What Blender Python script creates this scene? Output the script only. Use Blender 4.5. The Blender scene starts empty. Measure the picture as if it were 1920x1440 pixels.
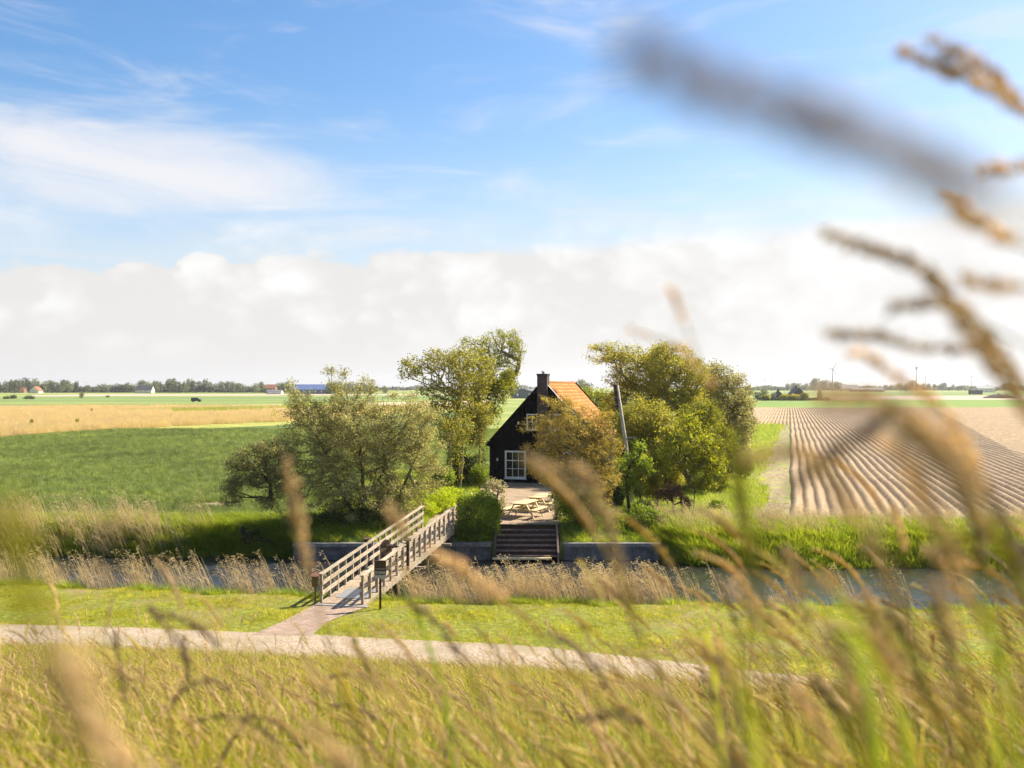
import bpy, math, random
import numpy as np
from mathutils import Vector, Matrix, Euler

rng = np.random.default_rng(7)
random.seed(7)
scene = bpy.context.scene
C = scene.collection
PI = math.pi
F = 1900.0            # focal length in photo pixels (1920 wide)
CAMZ = 7.3            # camera height over the near lawn
HY = 725.0            # horizon line in the photo

# ---------------------------------------------------------------- camera
cam = bpy.data.objects.new('camera', bpy.data.cameras.new('camera'))
C.objects.link(cam)
cam.location = (0, 0, CAMZ)
cam.rotation_euler = (math.radians(90.0) + math.atan(5.0 / F), 0, 0)
cam.data.sensor_width = 36.0
cam.data.lens = 36.0 * F / 1920.0
cam.data.clip_start = 0.02
cam.data.clip_end = 20000
cam.data.dof.use_dof = True
cam.data.dof.focus_distance = 55.0
cam.data.dof.aperture_fstop = 2.6
scene.camera = cam

# ---------------------------------------------------------------- light
SUN_AZ = math.radians(60)      # to the right of the viewing direction
SUN_EL = math.radians(44)
sun = bpy.data.objects.new('sun', bpy.data.lights.new('sun', 'SUN'))
C.objects.link(sun)
sd = Vector((math.sin(SUN_AZ) * math.cos(SUN_EL), math.cos(SUN_AZ) * math.cos(SUN_EL), math.sin(SUN_EL)))
sun.rotation_euler = sd.to_track_quat('Z', 'Y').to_euler()
sun.location = (30, 30, 60)
sun.data.energy = 5.0
sun.data.angle = math.radians(0.5)
sun.data.color = (1.0, 0.91, 0.74)

world = bpy.data.worlds.new('World')
scene.world = world
world.use_nodes = True
scene.view_settings.view_transform = 'Standard'
scene.view_settings.look = 'None'
scene.view_settings.exposure = 1.22
scene.view_settings.gamma = 1.0
scene.view_settings.use_curve_mapping = False
try:
    scene.cycles.use_denoising = True
    scene.cycles.denoising_prefilter = 'ACCURATE'
    scene.cycles.max_bounces = 7
    scene.cycles.transparent_max_bounces = 8
    scene.cycles.volume_bounces = 0
    scene.cycles.diffuse_bounces = 4
    scene.cycles.glossy_bounces = 3
    scene.cycles.transmission_bounces = 4
except Exception:
    pass


class NT:
    """small helper to write node trees"""
    def __init__(self, tree):
        self.t = tree
        tree.nodes.clear()

    def n(self, kind, **kw):
        nd = self.t.nodes.new(kind)
        for k, v in kw.items():
            setattr(nd, k, v)
        return nd

    def link(self, a, b):
        self.t.links.new(a, b)

    def val(self, sock, v):
        if isinstance(v, bpy.types.NodeSocket):
            self.link(v, sock)
        elif v is not None:
            sock.default_value = v

    def math(self, op, a, b=None, c=None, clamp=False):
        m = self.n('ShaderNodeMath', operation=op, use_clamp=clamp)
        self.val(m.inputs[0], a)
        if b is not None:
            self.val(m.inputs[1], b)
        if c is not None:
            self.val(m.inputs[2], c)
        return m.outputs[0]

    def ramp(self, fac, a, b, smooth=True):
        m = self.n('ShaderNodeMapRange', interpolation_type='SMOOTHSTEP' if smooth else 'LINEAR')
        self.val(m.inputs[0], fac)
        self.val(m.inputs[1], a)
        self.val(m.inputs[2], b)
        return m.outputs[0]

    def mix(self, fac, a, b, blend='MIX'):
        m = self.n('ShaderNodeMix', data_type='RGBA', blend_type=blend)
        self.val(m.inputs[0], fac)
        for s, v in ((m.inputs[6], a), (m.inputs[7], b)):
            if isinstance(v, (tuple, list)):
                v = tuple(v) + ((1.0,) if len(v) == 3 else ())
            self.val(s, v)
        return m.outputs[2]

    def noise(self, vec, scale, detail=4, rough=0.55, dist=0.0, dims='3D'):
        m = self.n('ShaderNodeTexNoise', noise_dimensions=dims)
        self.val(m.inputs['Vector'], vec)
        m.inputs['Scale'].default_value = scale
        m.inputs['Detail'].default_value = detail
        m.inputs['Roughness'].default_value = rough
        m.inputs['Distortion'].default_value = dist
        return m.outputs[0]

    def comb(self, x, y, z):
        m = self.n('ShaderNodeCombineXYZ')
        self.val(m.inputs[0], x); self.val(m.inputs[1], y); self.val(m.inputs[2], z)
        return m.outputs[0]

    def mapping(self, vec, scale=(1, 1, 1), rot=(0, 0, 0), loc=(0, 0, 0)):
        m = self.n('ShaderNodeMapping')
        self.val(m.inputs[0], vec)
        m.inputs[1].default_value = loc
        m.inputs[2].default_value = rot
        m.inputs[3].default_value = scale
        return m.outputs[0]


def build_world():
    w = NT(world.node_tree)
    sky = w.n('ShaderNodeTexSky', sky_type='NISHITA')
    sky.sun_disc = False
    sky.sun_elevation = SUN_EL
    sky.sun_rotation = SUN_AZ
    sky.air_density = 1.0
    sky.dust_density = 1.3
    sky.ozone_density = 2.2
    geo = w.n('ShaderNodeTexCoord')
    sep = w.n('ShaderNodeSeparateXYZ')
    w.link(geo.outputs['Generated'], sep.inputs[0])
    x, y, z = sep.outputs
    hor = w.math('SQRT', w.math('ADD', w.math('MULTIPLY', x, x), w.math('MULTIPLY', y, y)))
    t = w.math('DIVIDE', z, w.math('MAXIMUM', hor, 0.01))          # tangent of the elevation
    a = w.math('ARCTAN2', x, y)                                      # azimuth from the view axis
    # cumulus bank along the horizon
    p = w.comb(a, w.math('MULTIPLY', t, 1.5), 0.3)
    bil = w.noise(p, 11.0, 8, 0.58, 0.15)
    bil2 = w.noise(w.comb(a, w.math('MULTIPLY', t, 1.6), 4.1), 4.0, 3, 0.5)
    # rounded puffs
    vo = w.n('ShaderNodeTexVoronoi', feature='SMOOTH_F1')
    wp = w.n('ShaderNodeVectorMath', operation='ADD')
    w.link(w.comb(a, w.math('MULTIPLY', t, 1.25), 0.9), wp.inputs[0])
    w.link(w.comb(w.math('MULTIPLY', w.math('SUBTRACT', bil, 0.5), 0.10), w.math('MULTIPLY', w.math('SUBTRACT', bil2, 0.5), 0.06), 0.0), wp.inputs[1])
    w.link(wp.outputs[0], vo.inputs['Vector'])
    vo.inputs['Scale'].default_value = 19.0
    vo.inputs['Smoothness'].default_value = 0.6
    vo2 = w.n('ShaderNodeTexVoronoi', feature='SMOOTH_F1')
    w.link(wp.outputs[0], vo2.inputs['Vector'])
    vo2.inputs['Scale'].default_value = 47.0
    vo2.inputs['Smoothness'].default_value = 0.4
    puff = w.math('SUBTRACT', 0.80, w.math('MULTIPLY_ADD', vo2.outputs['Distance'], 0.45, vo.outputs['Distance']))
    edge = w.math('MULTIPLY_ADD', w.math('SINE', w.math('SUBTRACT', a, 0.05)), 0.072, 0.146)
    edge = w.math('MINIMUM', w.math('MAXIMUM', edge, 0.116), 0.180)
    leftness = w.math('SUBTRACT', 1.0, w.ramp(a, -0.15, 0.12))
    top = w.math('ADD', edge, w.math('MULTIPLY', w.math('SUBTRACT', bil, 0.5), 0.035))
    top = w.math('ADD', top, w.math('MULTIPLY', w.math('SUBTRACT', bil2, 0.5), 0.035))
    top = w.math('ADD', top, w.math('MULTIPLY', w.math('MULTIPLY', puff, leftness), 0.034))
    d = w.math('SUBTRACT', top, t)
    soft = w.math('MULTIPLY_ADD', w.ramp(a, -0.05, 0.12), 0.014, 0.006)
    soft = w.math('MULTIPLY_ADD', w.ramp(bil2, 0.40, 0.7), 0.022, soft)
    bank = w.math('MULTIPLY', w.ramp(w.math('DIVIDE', d, soft), -0.3, 1.0), 0.97)
    cir0 = w.noise(w.comb(a, w.math('MULTIPLY', t, 5.0), 2.2), 6.0, 8, 0.62, 0.6)
    # veil of thin cloud just above the bank
    veil = w.math('MULTIPLY', w.ramp(w.math('DIVIDE', d, 0.05), -1.0, 0.2), w.math('MULTIPLY', w.ramp(cir0, 0.32, 0.68), 0.62))
    bank = w.math('MAXIMUM', bank, veil)
    # shading of the bank: white top, grey hollows, warm grey below
    hgt = w.ramp(t, 0.0, 0.135, False)
    midb = w.math('MULTIPLY', w.ramp(t, 0.015, 0.07), w.math('SUBTRACT', 1.0, w.math('MULTIPLY', w.ramp(a, 0.1, 0.4), 0.6)))
    rel = w.math('ADD', w.math('MULTIPLY', w.math('SUBTRACT', puff, 0.28), 1.9), w.math('MULTIPLY', w.math('SUBTRACT', bil, 0.5), 3.2))
    shade = w.math('ADD', w.math('MULTIPLY', rel, midb), w.math('MULTIPLY', hgt, 0.55))
    shade = w.math('ADD', shade, w.math('MULTIPLY', w.ramp(a, -0.25, 0.35, False), 0.38))
    cl = w.mix(w.ramp(shade, 0.0, 1.15, False), (0.365, 0.356, 0.347), (0.440, 0.436, 0.432))
    # thin high cloud, streaked sideways
    q = w.comb(w.math('MULTIPLY', a, 1.0), w.math('MULTIPLY', t, 4.2), 1.7)
    cir = w.noise(q, 4.2, 9, 0.60, 0.8)
    band = w.math('MULTIPLY', w.ramp(t, 0.125, 0.175), w.math('SUBTRACT', 1.0, w.ramp(t, 0.19, 0.29)))
    side = w.math('SUBTRACT', 1.0, w.ramp(a, -0.38, -0.02))
    cirm = w.math('MULTIPLY', w.ramp(w.math('ADD', cir, w.math('MULTIPLY', w.math('MULTIPLY', band, side), 0.30)), 0.46, 0.96), 0.92)
    st = w.noise(w.comb(w.math('MULTIPLY', a, 0.8), w.math('MULTIPLY', t, 12.0), 7.7), 5.0, 6, 0.6, 0.3)
    stm = w.math('MULTIPLY', w.ramp(st, 0.58, 0.80), w.math('MULTIPLY', w.ramp(t, 0.13, 0.16), w.math('SUBTRACT', 1.0, w.ramp(t, 0.19, 0.24))))
    cirm = w.math('MAXIMUM', cirm, w.math('MULTIPLY', stm, 0.7))
    hsv = w.n('ShaderNodeHueSaturation')
    hsv.inputs['Saturation'].default_value = 1.30
    hsv.inputs['Value'].default_value = 1.0
    w.link(sky.outputs[0], hsv.inputs['Color'])
    skyc = w.n('ShaderNodeVectorMath', operation='SCALE')
    w.link(hsv.outputs[0], skyc.inputs[0])
    skyc.inputs[3].default_value = 0.078
    pale = w.math('MULTIPLY', w.math('SUBTRACT', 1.0, w.ramp(t, 0.04, 0.30)), 0.66)
    skyp = w.mix(pale, skyc.outputs[0], (0.335, 0.375, 0.425))
    c1 = w.mix(cirm, skyp, (0.40, 0.395, 0.405))
    c2 = w.mix(bank, c1, cl)
    low = w.ramp(t, -0.02, 0.0)
    c3 = w.mix(low, (0.20, 0.19, 0.16), c2)
    bg = w.n('ShaderNodeBackground')
    w.link(c3, bg.inputs[0])
    bg.inputs[1].default_value = 1.0
    out = w.n('ShaderNodeOutputWorld')
    w.link(bg.outputs[0], out.inputs[0])


build_world()


# ================================================================ helpers
def px(x, y, Y):
    """photo pixel at a known distance Y -> world point"""
    return np.array([(x - 960.0) / F * Y, Y, CAMZ - (y - HY) / F * Y])


def gp(x, y, h):
    """photo pixel -> world point on the level z = h"""
    Y = (CAMZ - h) * F / (y - HY)
    return np.array([(x - 960.0) / F * Y, Y, h])


def tag(o, label=None, cat=None, group=None, kind=None):
    if label: o['label'] = label
    if cat: o['category'] = cat
    if group: o['group'] = group
    if kind: o['kind'] = kind
    return o


def link(o, parent=None):
    C.objects.link(o)
    if parent is not None:
        o.parent = parent
    return o


def empty(name, loc=(0, 0, 0), rz=0.0):
    o = bpy.data.objects.new(name, None)
    o.location = loc
    o.rotation_euler = (0, 0, rz)
    o.empty_display_size = 0.3
    return link(o)


def np_mesh(name, verts, faces, mats, rnd=None, smooth=False, mat_idx=None):
    """verts (n,3); faces: list of (m,k) int arrays"""
    me = bpy.data.meshes.new(name)
    verts = np.asarray(verts, dtype=np.float32)
    fl = [np.asarray(f, dtype=np.int32) for f in faces if len(f)]
    loops = np.concatenate([f.ravel() for f in fl])
    tot = np.concatenate([np.full(len(f), f.shape[1], dtype=np.int32) for f in fl])
    start = np.concatenate([[0], np.cumsum(tot)[:-1]]).astype(np.int32)
    me.vertices.add(len(verts)); me.vertices.foreach_set('co', verts.ravel())
    me.loops.add(len(loops)); me.loops.foreach_set('vertex_index', loops)
    me.polygons.add(len(tot)); me.polygons.foreach_set('loop_start', start)
    me.update(calc_edges=True)
    if smooth:
        me.polygons.foreach_set('use_smooth', np.ones(len(tot), dtype=bool))
    if rnd is not None:
        at = me.attributes.new('rnd', 'FLOAT', 'POINT')
        at.data.foreach_set('value', np.asarray(rnd, dtype=np.float32))
    for m in (mats if isinstance(mats, (list, tuple)) else [mats]):
        me.materials.append(m)
    if mat_idx is not None:
        me.polygons.foreach_set('material_index', np.asarray(mat_idx, dtype=np.int32))
    return me


class MB:
    """collects simple solids into one mesh"""
    def __init__(self):
        self.v = []; self.f = []

    def raw(self, vs, fs):
        b = len(self.v)
        self.v += [tuple(map(float, p)) for p in vs]
        self.f += [tuple(b + i for i in f) for f in fs]
        return self

    def box(self, lo, hi, M=None):
        x0, y0, z0 = lo; x1, y1, z1 = hi
        vs = [Vector(p) for p in ((x0, y0, z0), (x1, y0, z0), (x1, y1, z0), (x0, y1, z0), (x0, y0, z1), (x1, y0, z1), (x1, y1, z1), (x0, y1, z1))]
        if M is not None:
            vs = [M @ p for p in vs]
        return self.raw(vs, [(0, 3, 2, 1), (4, 5, 6, 7), (0, 1, 5, 4), (1, 2, 6, 5), (2, 3, 7, 6), (3, 0, 4, 7)])

    def beam(self, p0, p1, w, h, up=(0, 0, 1)):
        p0 = Vector(p0); p1 = Vector(p1)
        d = (p1 - p0); L = d.length; d.normalize()
        u = Vector(up); s = d.cross(u)
        if s.length < 1e-5:
            s = d.cross(Vector((0, 1, 0)))
        s.normalize(); u = s.cross(d).normalized()
        M = Matrix((s, d, u)).transposed().to_4x4(); M.translation = p0
        return self.box((-w / 2, 0, -h / 2), (w / 2, L, h / 2), M)

    def tube(self, pts, radii, sides=6, cap=True):
        pts = [Vector(p) for p in pts]
        rings = []
        for i, p in enumerate(pts):
            d = (pts[min(i + 1, len(pts) - 1)] - pts[max(i - 1, 0)]).normalized()
            a = d.cross(Vector((0.13, 0.97, 0.21))).normalized(); b = d.cross(a)
            rings.append([p + radii[i] * (math.cos(2 * PI * k / sides) * a + math.sin(2 * PI * k / sides) * b) for k in range(sides)])
        vs = [q for r in rings for q in r]
        fs = []
        for i in range(len(pts) - 1):
            for k in range(sides):
                k2 = (k + 1) % sides
                fs.append((i * sides + k, i * sides + k2, (i + 1) * sides + k2, (i + 1) * sides + k))
        if cap:
            fs.append(tuple(range(sides))[::-1]); fs.append(tuple((len(pts) - 1) * sides + k for k in range(sides)))
        return self.raw(vs, fs)

    def build(self, name, mat, parent=None, smooth=False, bevel=0.0):
        me = bpy.data.meshes.new(name)
        me.from_pydata(self.v, [], self.f)
        me.materials.append(mat)
        if smooth:
            me.polygons.foreach_set('use_smooth', np.ones(len(me.polygons), dtype=bool))
        me.update()
        o = link(bpy.data.objects.new(name, me), parent)
        if bevel:
            b = o.modifiers.new('edge', 'BEVEL'); b.width = bevel; b.segments = 1; b.limit_method = 'ANGLE'
        return o


# ================================================================ materials
def mat(name):
    m = bpy.data.materials.new(name)
    m.use_nodes = True
    return m, NT(m.node_tree)


def pbsdf(t, col, rough=0.8, spec=0.3, bump=None, bs=0.3, bd=0.02, **kw):
    b = t.n('ShaderNodeBsdfPrincipled')
    if isinstance(col, (tuple, list)):
        col = tuple(col) + ((1.0,) if len(col) == 3 else ())
    t.val(b.inputs['Base Color'], col)
    t.val(b.inputs['Roughness'], rough)
    b.inputs['Specular IOR Level'].default_value = spec
    for k, v in kw.items():
        t.val(b.inputs[k], v)
    if bump is not None:
        bn = t.n('ShaderNodeBump')
        bn.inputs['Strength'].default_value = bs
        bn.inputs['Distance'].default_value = bd
        t.link(bump, bn.inputs['Height'])
        t.link(bn.outputs[0], b.inputs['Normal'])
    return b.outputs[0]


def out(t, sh):
    o = t.n('ShaderNodeOutputMaterial'); t.link(sh, o.inputs[0])


def coords(t, kind='Object'):
    return t.n('ShaderNodeTexCoord').outputs[kind]


def pos(t):
    return t.n('ShaderNodeNewGeometry').outputs['Position']


def leaf_mat(name, a, b, c=None, transl=0.45, rough=0.55, spec=0.25, tcol=1.6, var=0.35, patch=0.0, pamp=1.1, tb=0.55):
    """foliage: tint varies per leaf and per plant, light passes through"""
    m, t = mat(name)
    at = t.n('ShaderNodeAttribute', attribute_name='rnd')
    oi = t.n('ShaderNodeObjectInfo')
    col = t.mix(at.outputs['Fac'], a, b)
    if c is not None:
        col = t.mix(t.ramp(oi.outputs['Random'], 0.45, 1.0, False), col, c)
    if patch > 0:
        pn = t.noise(pos(t), patch, 3, 0.5)
        k = t.math('MULTIPLY_ADD', pn, pamp, 1.0 - pamp * 0.5)
        sc = t.n('ShaderNodeVectorMath', operation='SCALE'); t.link(col, sc.inputs[0]); t.link(k, sc.inputs[3]); col = sc.outputs[0]
    v = t.math('MULTIPLY_ADD', oi.outputs['Random'], var, 1.0 - var * 0.5)
    sc = t.n('ShaderNodeVectorMath', operation='SCALE'); t.link(col, sc.inputs[0]); t.link(v, sc.inputs[3])
    col = sc.outputs[0]
    p = pbsdf(t, col, rough, spec)
    tr = t.n('ShaderNodeBsdfTranslucent')
    sc2 = t.n('ShaderNodeVectorMath', operation='MULTIPLY'); t.link(col, sc2.inputs[0]); sc2.inputs[1].default_value = (tcol * 1.05, tcol, tcol * tb)
    t.link(sc2.outputs[0], tr.inputs[0])
    mx = t.n('ShaderNodeMixShader'); mx.inputs[0].default_value = transl
    t.link(p, mx.inputs[1]); t.link(tr.outputs[0], mx.inputs[2])
    out(t, mx.outputs[0])
    return m


def noise_mat(name, a, b, scale=2.0, detail=5, rough=0.9, bump=0.3, bd=0.02, c=None, cscale=0.2, stretch=(1, 1, 1), rot=0.0, spec=0.2, fine=None):
    m, t = mat(name)
    p = t.mapping(pos(t), stretch, (0, 0, rot))
    n = t.noise(p, scale, detail, 0.6)
    col = t.mix(t.ramp(n, 0.35, 0.68), a, b)
    if c is not None:
        n2 = t.noise(t.mapping(pos(t), stretch, (0, 0, rot), (5, 3, 1)), cscale, 4, 0.55)
        col = t.mix(t.ramp(n2, 0.45, 0.68), col, c)
    if fine:
        n3 = t.noise(pos(t), fine, 3, 0.7)
        k = t.math('MULTIPLY_ADD', n3, 0.9, 0.55)
        sc = t.n('ShaderNodeVectorMath', operation='SCALE'); t.link(col, sc.inputs[0]); t.link(k, sc.inputs[3]); col = sc.outputs[0]
    out(t, pbsdf(t, col, rough, spec, n, bump, bd))
    return m


def wood_mat(name, a, b, rough=0.8, grain=9.0, spec=0.25):
    m, t = mat(name)
    oi = t.n('ShaderNodeObjectInfo')
    off = t.comb(t.math('MULTIPLY', oi.outputs['Random'], 37.0), 0.0, t.math('MULTIPLY', oi.outputs['Random'], 11.0))
    add = t.n('ShaderNodeVectorMath', operation='ADD'); t.link(pos(t), add.inputs[0]); t.link(off, add.inputs[1])
    n = t.noise(t.mapping(add.outputs[0], (1, 1, 1)), grain, 6, 0.65, 0.6)
    n2 = t.noise(add.outputs[0], 1.4, 3, 0.5)
    col = t.mix(t.ramp(n, 0.3, 0.72), a, b)
    k = t.math('ADD', t.math('MULTIPLY_ADD', oi.outputs['Random'], 0.34, 0.60), t.math('MULTIPLY', n2, 0.45))
    sc = t.n('ShaderNodeVectorMath', operation='SCALE'); t.link(col, sc.inputs[0]); t.link(k, sc.inputs[3])
    out(t, pbsdf(t, sc.outputs[0], rough, spec, n, 0.35, 0.01))
    return m


M = {}
M['leaf_sage'] = leaf_mat('leaf_sage', (0.165, 0.16, 0.055), (0.42, 0.39, 0.19), transl=0.45, tcol=1.5, patch=1.3, pamp=1.3)
M['leaf_olive'] = leaf_mat('leaf_olive', (0.16, 0.155, 0.025), (0.39, 0.36, 0.055), transl=0.5, tcol=1.5, patch=1.3, pamp=1.3)
M['leaf_yellow'] = leaf_mat('leaf_yellow', (0.12, 0.14, 0.012), (0.33, 0.33, 0.025), transl=0.52, tcol=1.5, patch=1.3, pamp=1.3)
M['leaf_russet'] = leaf_mat('leaf_russet', (0.23, 0.19, 0.03), (0.52, 0.38, 0.09), transl=0.48, tcol=1.4, patch=1.3, pamp=1.3)
M['leaf_green'] = leaf_mat('leaf_green', (0.10, 0.15, 0.015), (0.26, 0.32, 0.03), transl=0.5, tcol=1.6, patch=1.3, pamp=1.3)
M['leaf_glossy'] = leaf_mat('leaf_glossy', (0.11, 0.18, 0.015), (0.36, 0.42, 0.03), transl=0.45, tcol=1.7, rough=0.35, spec=0.5, patch=1.3, pamp=1.3)
M['leaf_lime'] = leaf_mat('leaf_lime', (0.24, 0.32, 0.01), (0.46, 0.52, 0.02), transl=0.5, tcol=1.5)
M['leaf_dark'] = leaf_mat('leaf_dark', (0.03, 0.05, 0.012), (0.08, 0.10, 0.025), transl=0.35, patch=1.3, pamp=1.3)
M['leaf_purple'] = leaf_mat('leaf_purple', (0.12, 0.07, 0.05), (0.24, 0.15, 0.10), transl=0.35)
M['leaf_pale'] = leaf_mat('leaf_pale', (0.22, 0.20, 0.12), (0.42, 0.38, 0.27), transl=0.4)
M['leaf_far'] = leaf_mat('leaf_far', (0.10, 0.115, 0.05), (0.17, 0.18, 0.08), transl=0.3, var=0.6)
M['leaf_gorse'] = leaf_mat('leaf_gorse', (0.25, 0.26, 0.02), (0.62, 0.52, 0.03), transl=0.3)
M['bark'] = noise_mat('bark', (0.10, 0.075, 0.045), (0.26, 0.20, 0.12), 7, 5, 0.95, 0.6, 0.03, stretch=(2, 2, 0.5))
M['bark_pale'] = noise_mat('bark_pale', (0.20, 0.16, 0.10), (0.42, 0.35, 0.20), 7, 5, 0.95, 0.6, 0.03, c=(0.30, 0.27, 0.04), cscale=0.7, stretch=(2, 2, 0.5))
M['bark_dark'] = noise_mat('bark_dark', (0.04, 0.03, 0.02), (0.11, 0.085, 0.055), 7, 5, 0.95, 0.6, 0.03, stretch=(2, 2, 0.5))
# grasses
M['grass_lawn'] = leaf_mat('grass_lawn', (0.20, 0.23, 0.008), (0.52, 0.49, 0.02), (0.46, 0.40, 0.05), transl=0.5, tcol=1.4, var=0.5, patch=0.9)
M['grass_slope'] = leaf_mat('grass_slope', (0.065, 0.105, 0.002), (0.44, 0.43, 0.010), (0.40, 0.33, 0.03), transl=0.55, tcol=1.5, var=0.6, patch=1.6, pamp=1.2)
M['seed_head'] = leaf_mat('seed_head', (0.19, 0.12, 0.07), (0.78, 0.56, 0.28), (0.46, 0.37, 0.09), transl=0.42, tcol=1.25, var=0.4)
M['seed_mauve'] = leaf_mat('seed_mauve', (0.34, 0.24, 0.21), (0.70, 0.54, 0.44), transl=0.45, tcol=1.2, var=0.3, tb=1.0)
M['seed_purple'] = leaf_mat('seed_purple', (0.13, 0.08, 0.05), (0.40, 0.28, 0.17), transl=0.35, tcol=1.2, var=0.4, tb=0.95)
M['hero_head'] = leaf_mat('hero_head', (0.46, 0.34, 0.19), (0.88, 0.71, 0.43), transl=0.55, tcol=1.2, var=0.5, tb=0.85)
M['seed_stem'] = leaf_mat('seed_stem', (0.20, 0.18, 0.02), (0.58, 0.44, 0.11), transl=0.4, tcol=1.3, var=0.4)
M['grass_lush'] = leaf_mat('grass_lush', (0.10, 0.17, 0.010), (0.29, 0.37, 0.025), (0.36, 0.36, 0.05), transl=0.5, tcol=1.6, var=0.4)
M['crop'] = leaf_mat('crop', (0.05, 0.085, 0.020), (0.18, 0.235, 0.06), (0.24, 0.28, 0.06), transl=0.42, tcol=1.5, var=0.3, patch=0.10)
M['reed'] = leaf_mat('reed', (0.46, 0.35, 0.19), (0.78, 0.63, 0.40), (0.60, 0.48, 0.29), transl=0.35, tcol=1.15, var=0.35, tb=0.85)
M['reed_far'] = leaf_mat('reed_far', (0.58, 0.46, 0.29), (0.82, 0.68, 0.48), (0.64, 0.55, 0.33), transl=0.35, tcol=1.2, var=0.3)
# ground
M['soil_grass'] = noise_mat('soil_grass', (0.10, 0.12, 0.02), (0.24, 0.25, 0.04), 5, 6, 0.95, 0.5, 0.04, c=(0.20, 0.16, 0.07), cscale=0.5)
M['soil_field'] = noise_mat('soil_field', (0.055, 0.095, 0.022), (0.14, 0.19, 0.045), 1.6, 8, 0.95, 0.6, 0.12, c=(0.075, 0.14, 0.025), cscale=0.04, fine=7)
M['meadow'] = noise_mat('meadow', (0.14, 0.20, 0.04), (0.24, 0.29, 0.06), 0.12, 8, 0.95, 0.3, 0.2, c=(0.34, 0.32, 0.12), cscale=0.012, stretch=(0.25, 1.6, 1), fine=1.5)
M['field_far'] = noise_mat('field_far', (0.12, 0.165, 0.05), (0.18, 0.225, 0.065), 0.3, 8, 0.95, 0.3, 0.2, c=(0.20, 0.29, 0.07), cscale=0.02, stretch=(0.2, 1.6, 1), fine=2.0)
M['field_bright'] = noise_mat('field_bright', (0.13, 0.20, 0.035), (0.19, 0.265, 0.05), 0.4, 6, 0.95, 0.3, 0.1, stretch=(0.3, 1, 1), fine=2.0)
M['straw_ground'] = noise_mat('straw_ground', (0.44, 0.36, 0.23), (0.64, 0.53, 0.38), 0.7, 8, 0.95, 0.5, 0.3, c=(0.40, 0.36, 0.10), cscale=0.05, stretch=(0.25, 1.3, 1), fine=2.5)
M['straw_green'] = noise_mat('straw_green', (0.22, 0.25, 0.04), (0.40, 0.36, 0.10), 0.7, 6, 0.95, 0.5, 0.2, stretch=(0.3, 1.3, 1), fine=3)
M['bare_soil'] = noise_mat('bare_soil', (0.19, 0.145, 0.085), (0.35, 0.27, 0.165), 3.5, 8, 0.95, 0.6, 0.05, c=(0.27, 0.29, 0.08), cscale=0.6, fine=16)
M['ridge_soil'] = noise_mat('ridge_soil', (0.235, 0.165, 0.098), (0.41, 0.30, 0.185), 2.2, 9, 0.95, 0.9, 0.07, c=(0.29, 0.21, 0.13), cscale=0.12, fine=9)
M['stubble'] = noise_mat('stubble', (0.36, 0.29, 0.21), (0.48, 0.38, 0.29), 0.3, 8, 0.95, 0.5, 0.05, stretch=(0.2, 1, 1), fine=4)
M['gravel'] = noise_mat('gravel', (0.24, 0.18, 0.125), (0.45, 0.36, 0.265), 16, 8, 0.95, 0.8, 0.03, c=(0.27, 0.22, 0.14), cscale=0.7)
M['mud'] = noise_mat('mud', (0.04, 0.03, 0.02), (0.10, 0.075, 0.045), 4, 5, 0.9, 0.6, 0.05)
# wood, stone
M['wood_grey'] = wood_mat('wood_grey', (0.22, 0.175, 0.125), (0.50, 0.41, 0.30))
M['wood_deck'] = wood_mat('wood_deck', (0.25, 0.185, 0.13), (0.45, 0.35, 0.25))
M['wood_pole'] = wood_mat('wood_pole', (0.24, 0.21, 0.16), (0.46, 0.41, 0.33))
M['wood_table'] = wood_mat('wood_table', (0.50, 0.38, 0.19), (0.72, 0.57, 0.33))
M['wood_black'] = wood_mat('wood_black', (0.003, 0.0025, 0.003), (0.007, 0.006, 0.006), 0.9, spec=0.03)
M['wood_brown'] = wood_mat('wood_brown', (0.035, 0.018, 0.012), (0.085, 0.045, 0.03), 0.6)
M['wood_gate'] = wood_mat('wood_gate', (0.06, 0.035, 0.022), (0.15, 0.09, 0.06), 0.7)
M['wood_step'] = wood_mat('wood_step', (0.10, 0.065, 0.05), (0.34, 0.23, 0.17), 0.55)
M['concrete'] = wood_mat('concrete', (0.10, 0.098, 0.10), (0.20, 0.19, 0.19), 0.85, 3.0)
M['concrete_cap'] = wood_mat('concrete_cap', (0.15, 0.14, 0.13), (0.28, 0.265, 0.25), 0.85, 4.0)


def plain(name, col, rough=0.5, spec=0.4, metal=0.0):
    m, t = mat(name)
    n = t.noise(coords(t), 6.0, 4, 0.6)
    k = t.math('MULTIPLY_ADD', n, 0.3, 0.85)
    sc = t.n('ShaderNodeVectorMath', operation='SCALE'); sc.inputs[0].default_value = col; t.link(k, sc.inputs[3])
    out(t, pbsdf(t, sc.outputs[0], rough, spec, Metallic=metal))
    return m


M['white'] = plain('white_paint', (0.80, 0.79, 0.76), 0.45)
M['black_paint'] = plain('black_paint', (0.02, 0.02, 0.022), 0.3)
M['sign_dark'] = plain('sign_dark', (0.03, 0.018, 0.016), 0.35)
M['sign_grey'] = plain('sign_grey', (0.38, 0.35, 0.36), 0.5)
M['sign_text'] = plain('sign_text', (0.70, 0.66, 0.62), 0.6)
M['steel'] = plain('steel', (0.42, 0.45, 0.47), 0.35, 0.5, 0.6)
M['turbine'] = plain('turbine', (0.62, 0.62, 0.62), 0.5)
M['mast'] = plain('mast_grey', (0.20, 0.20, 0.21), 0.6)
M['car_glass'] = plain('car_glass', (0.02, 0.025, 0.03), 0.1, 0.7)
M['rubber'] = plain('rubber', (0.015, 0.015, 0.015), 0.8)
M['roof_blue'] = plain('roof_blue', (0.08, 0.12, 0.26), 0.45, 0.5)
M['roof_grey'] = plain('roof_grey', (0.13, 0.14, 0.16), 0.6)
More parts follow.
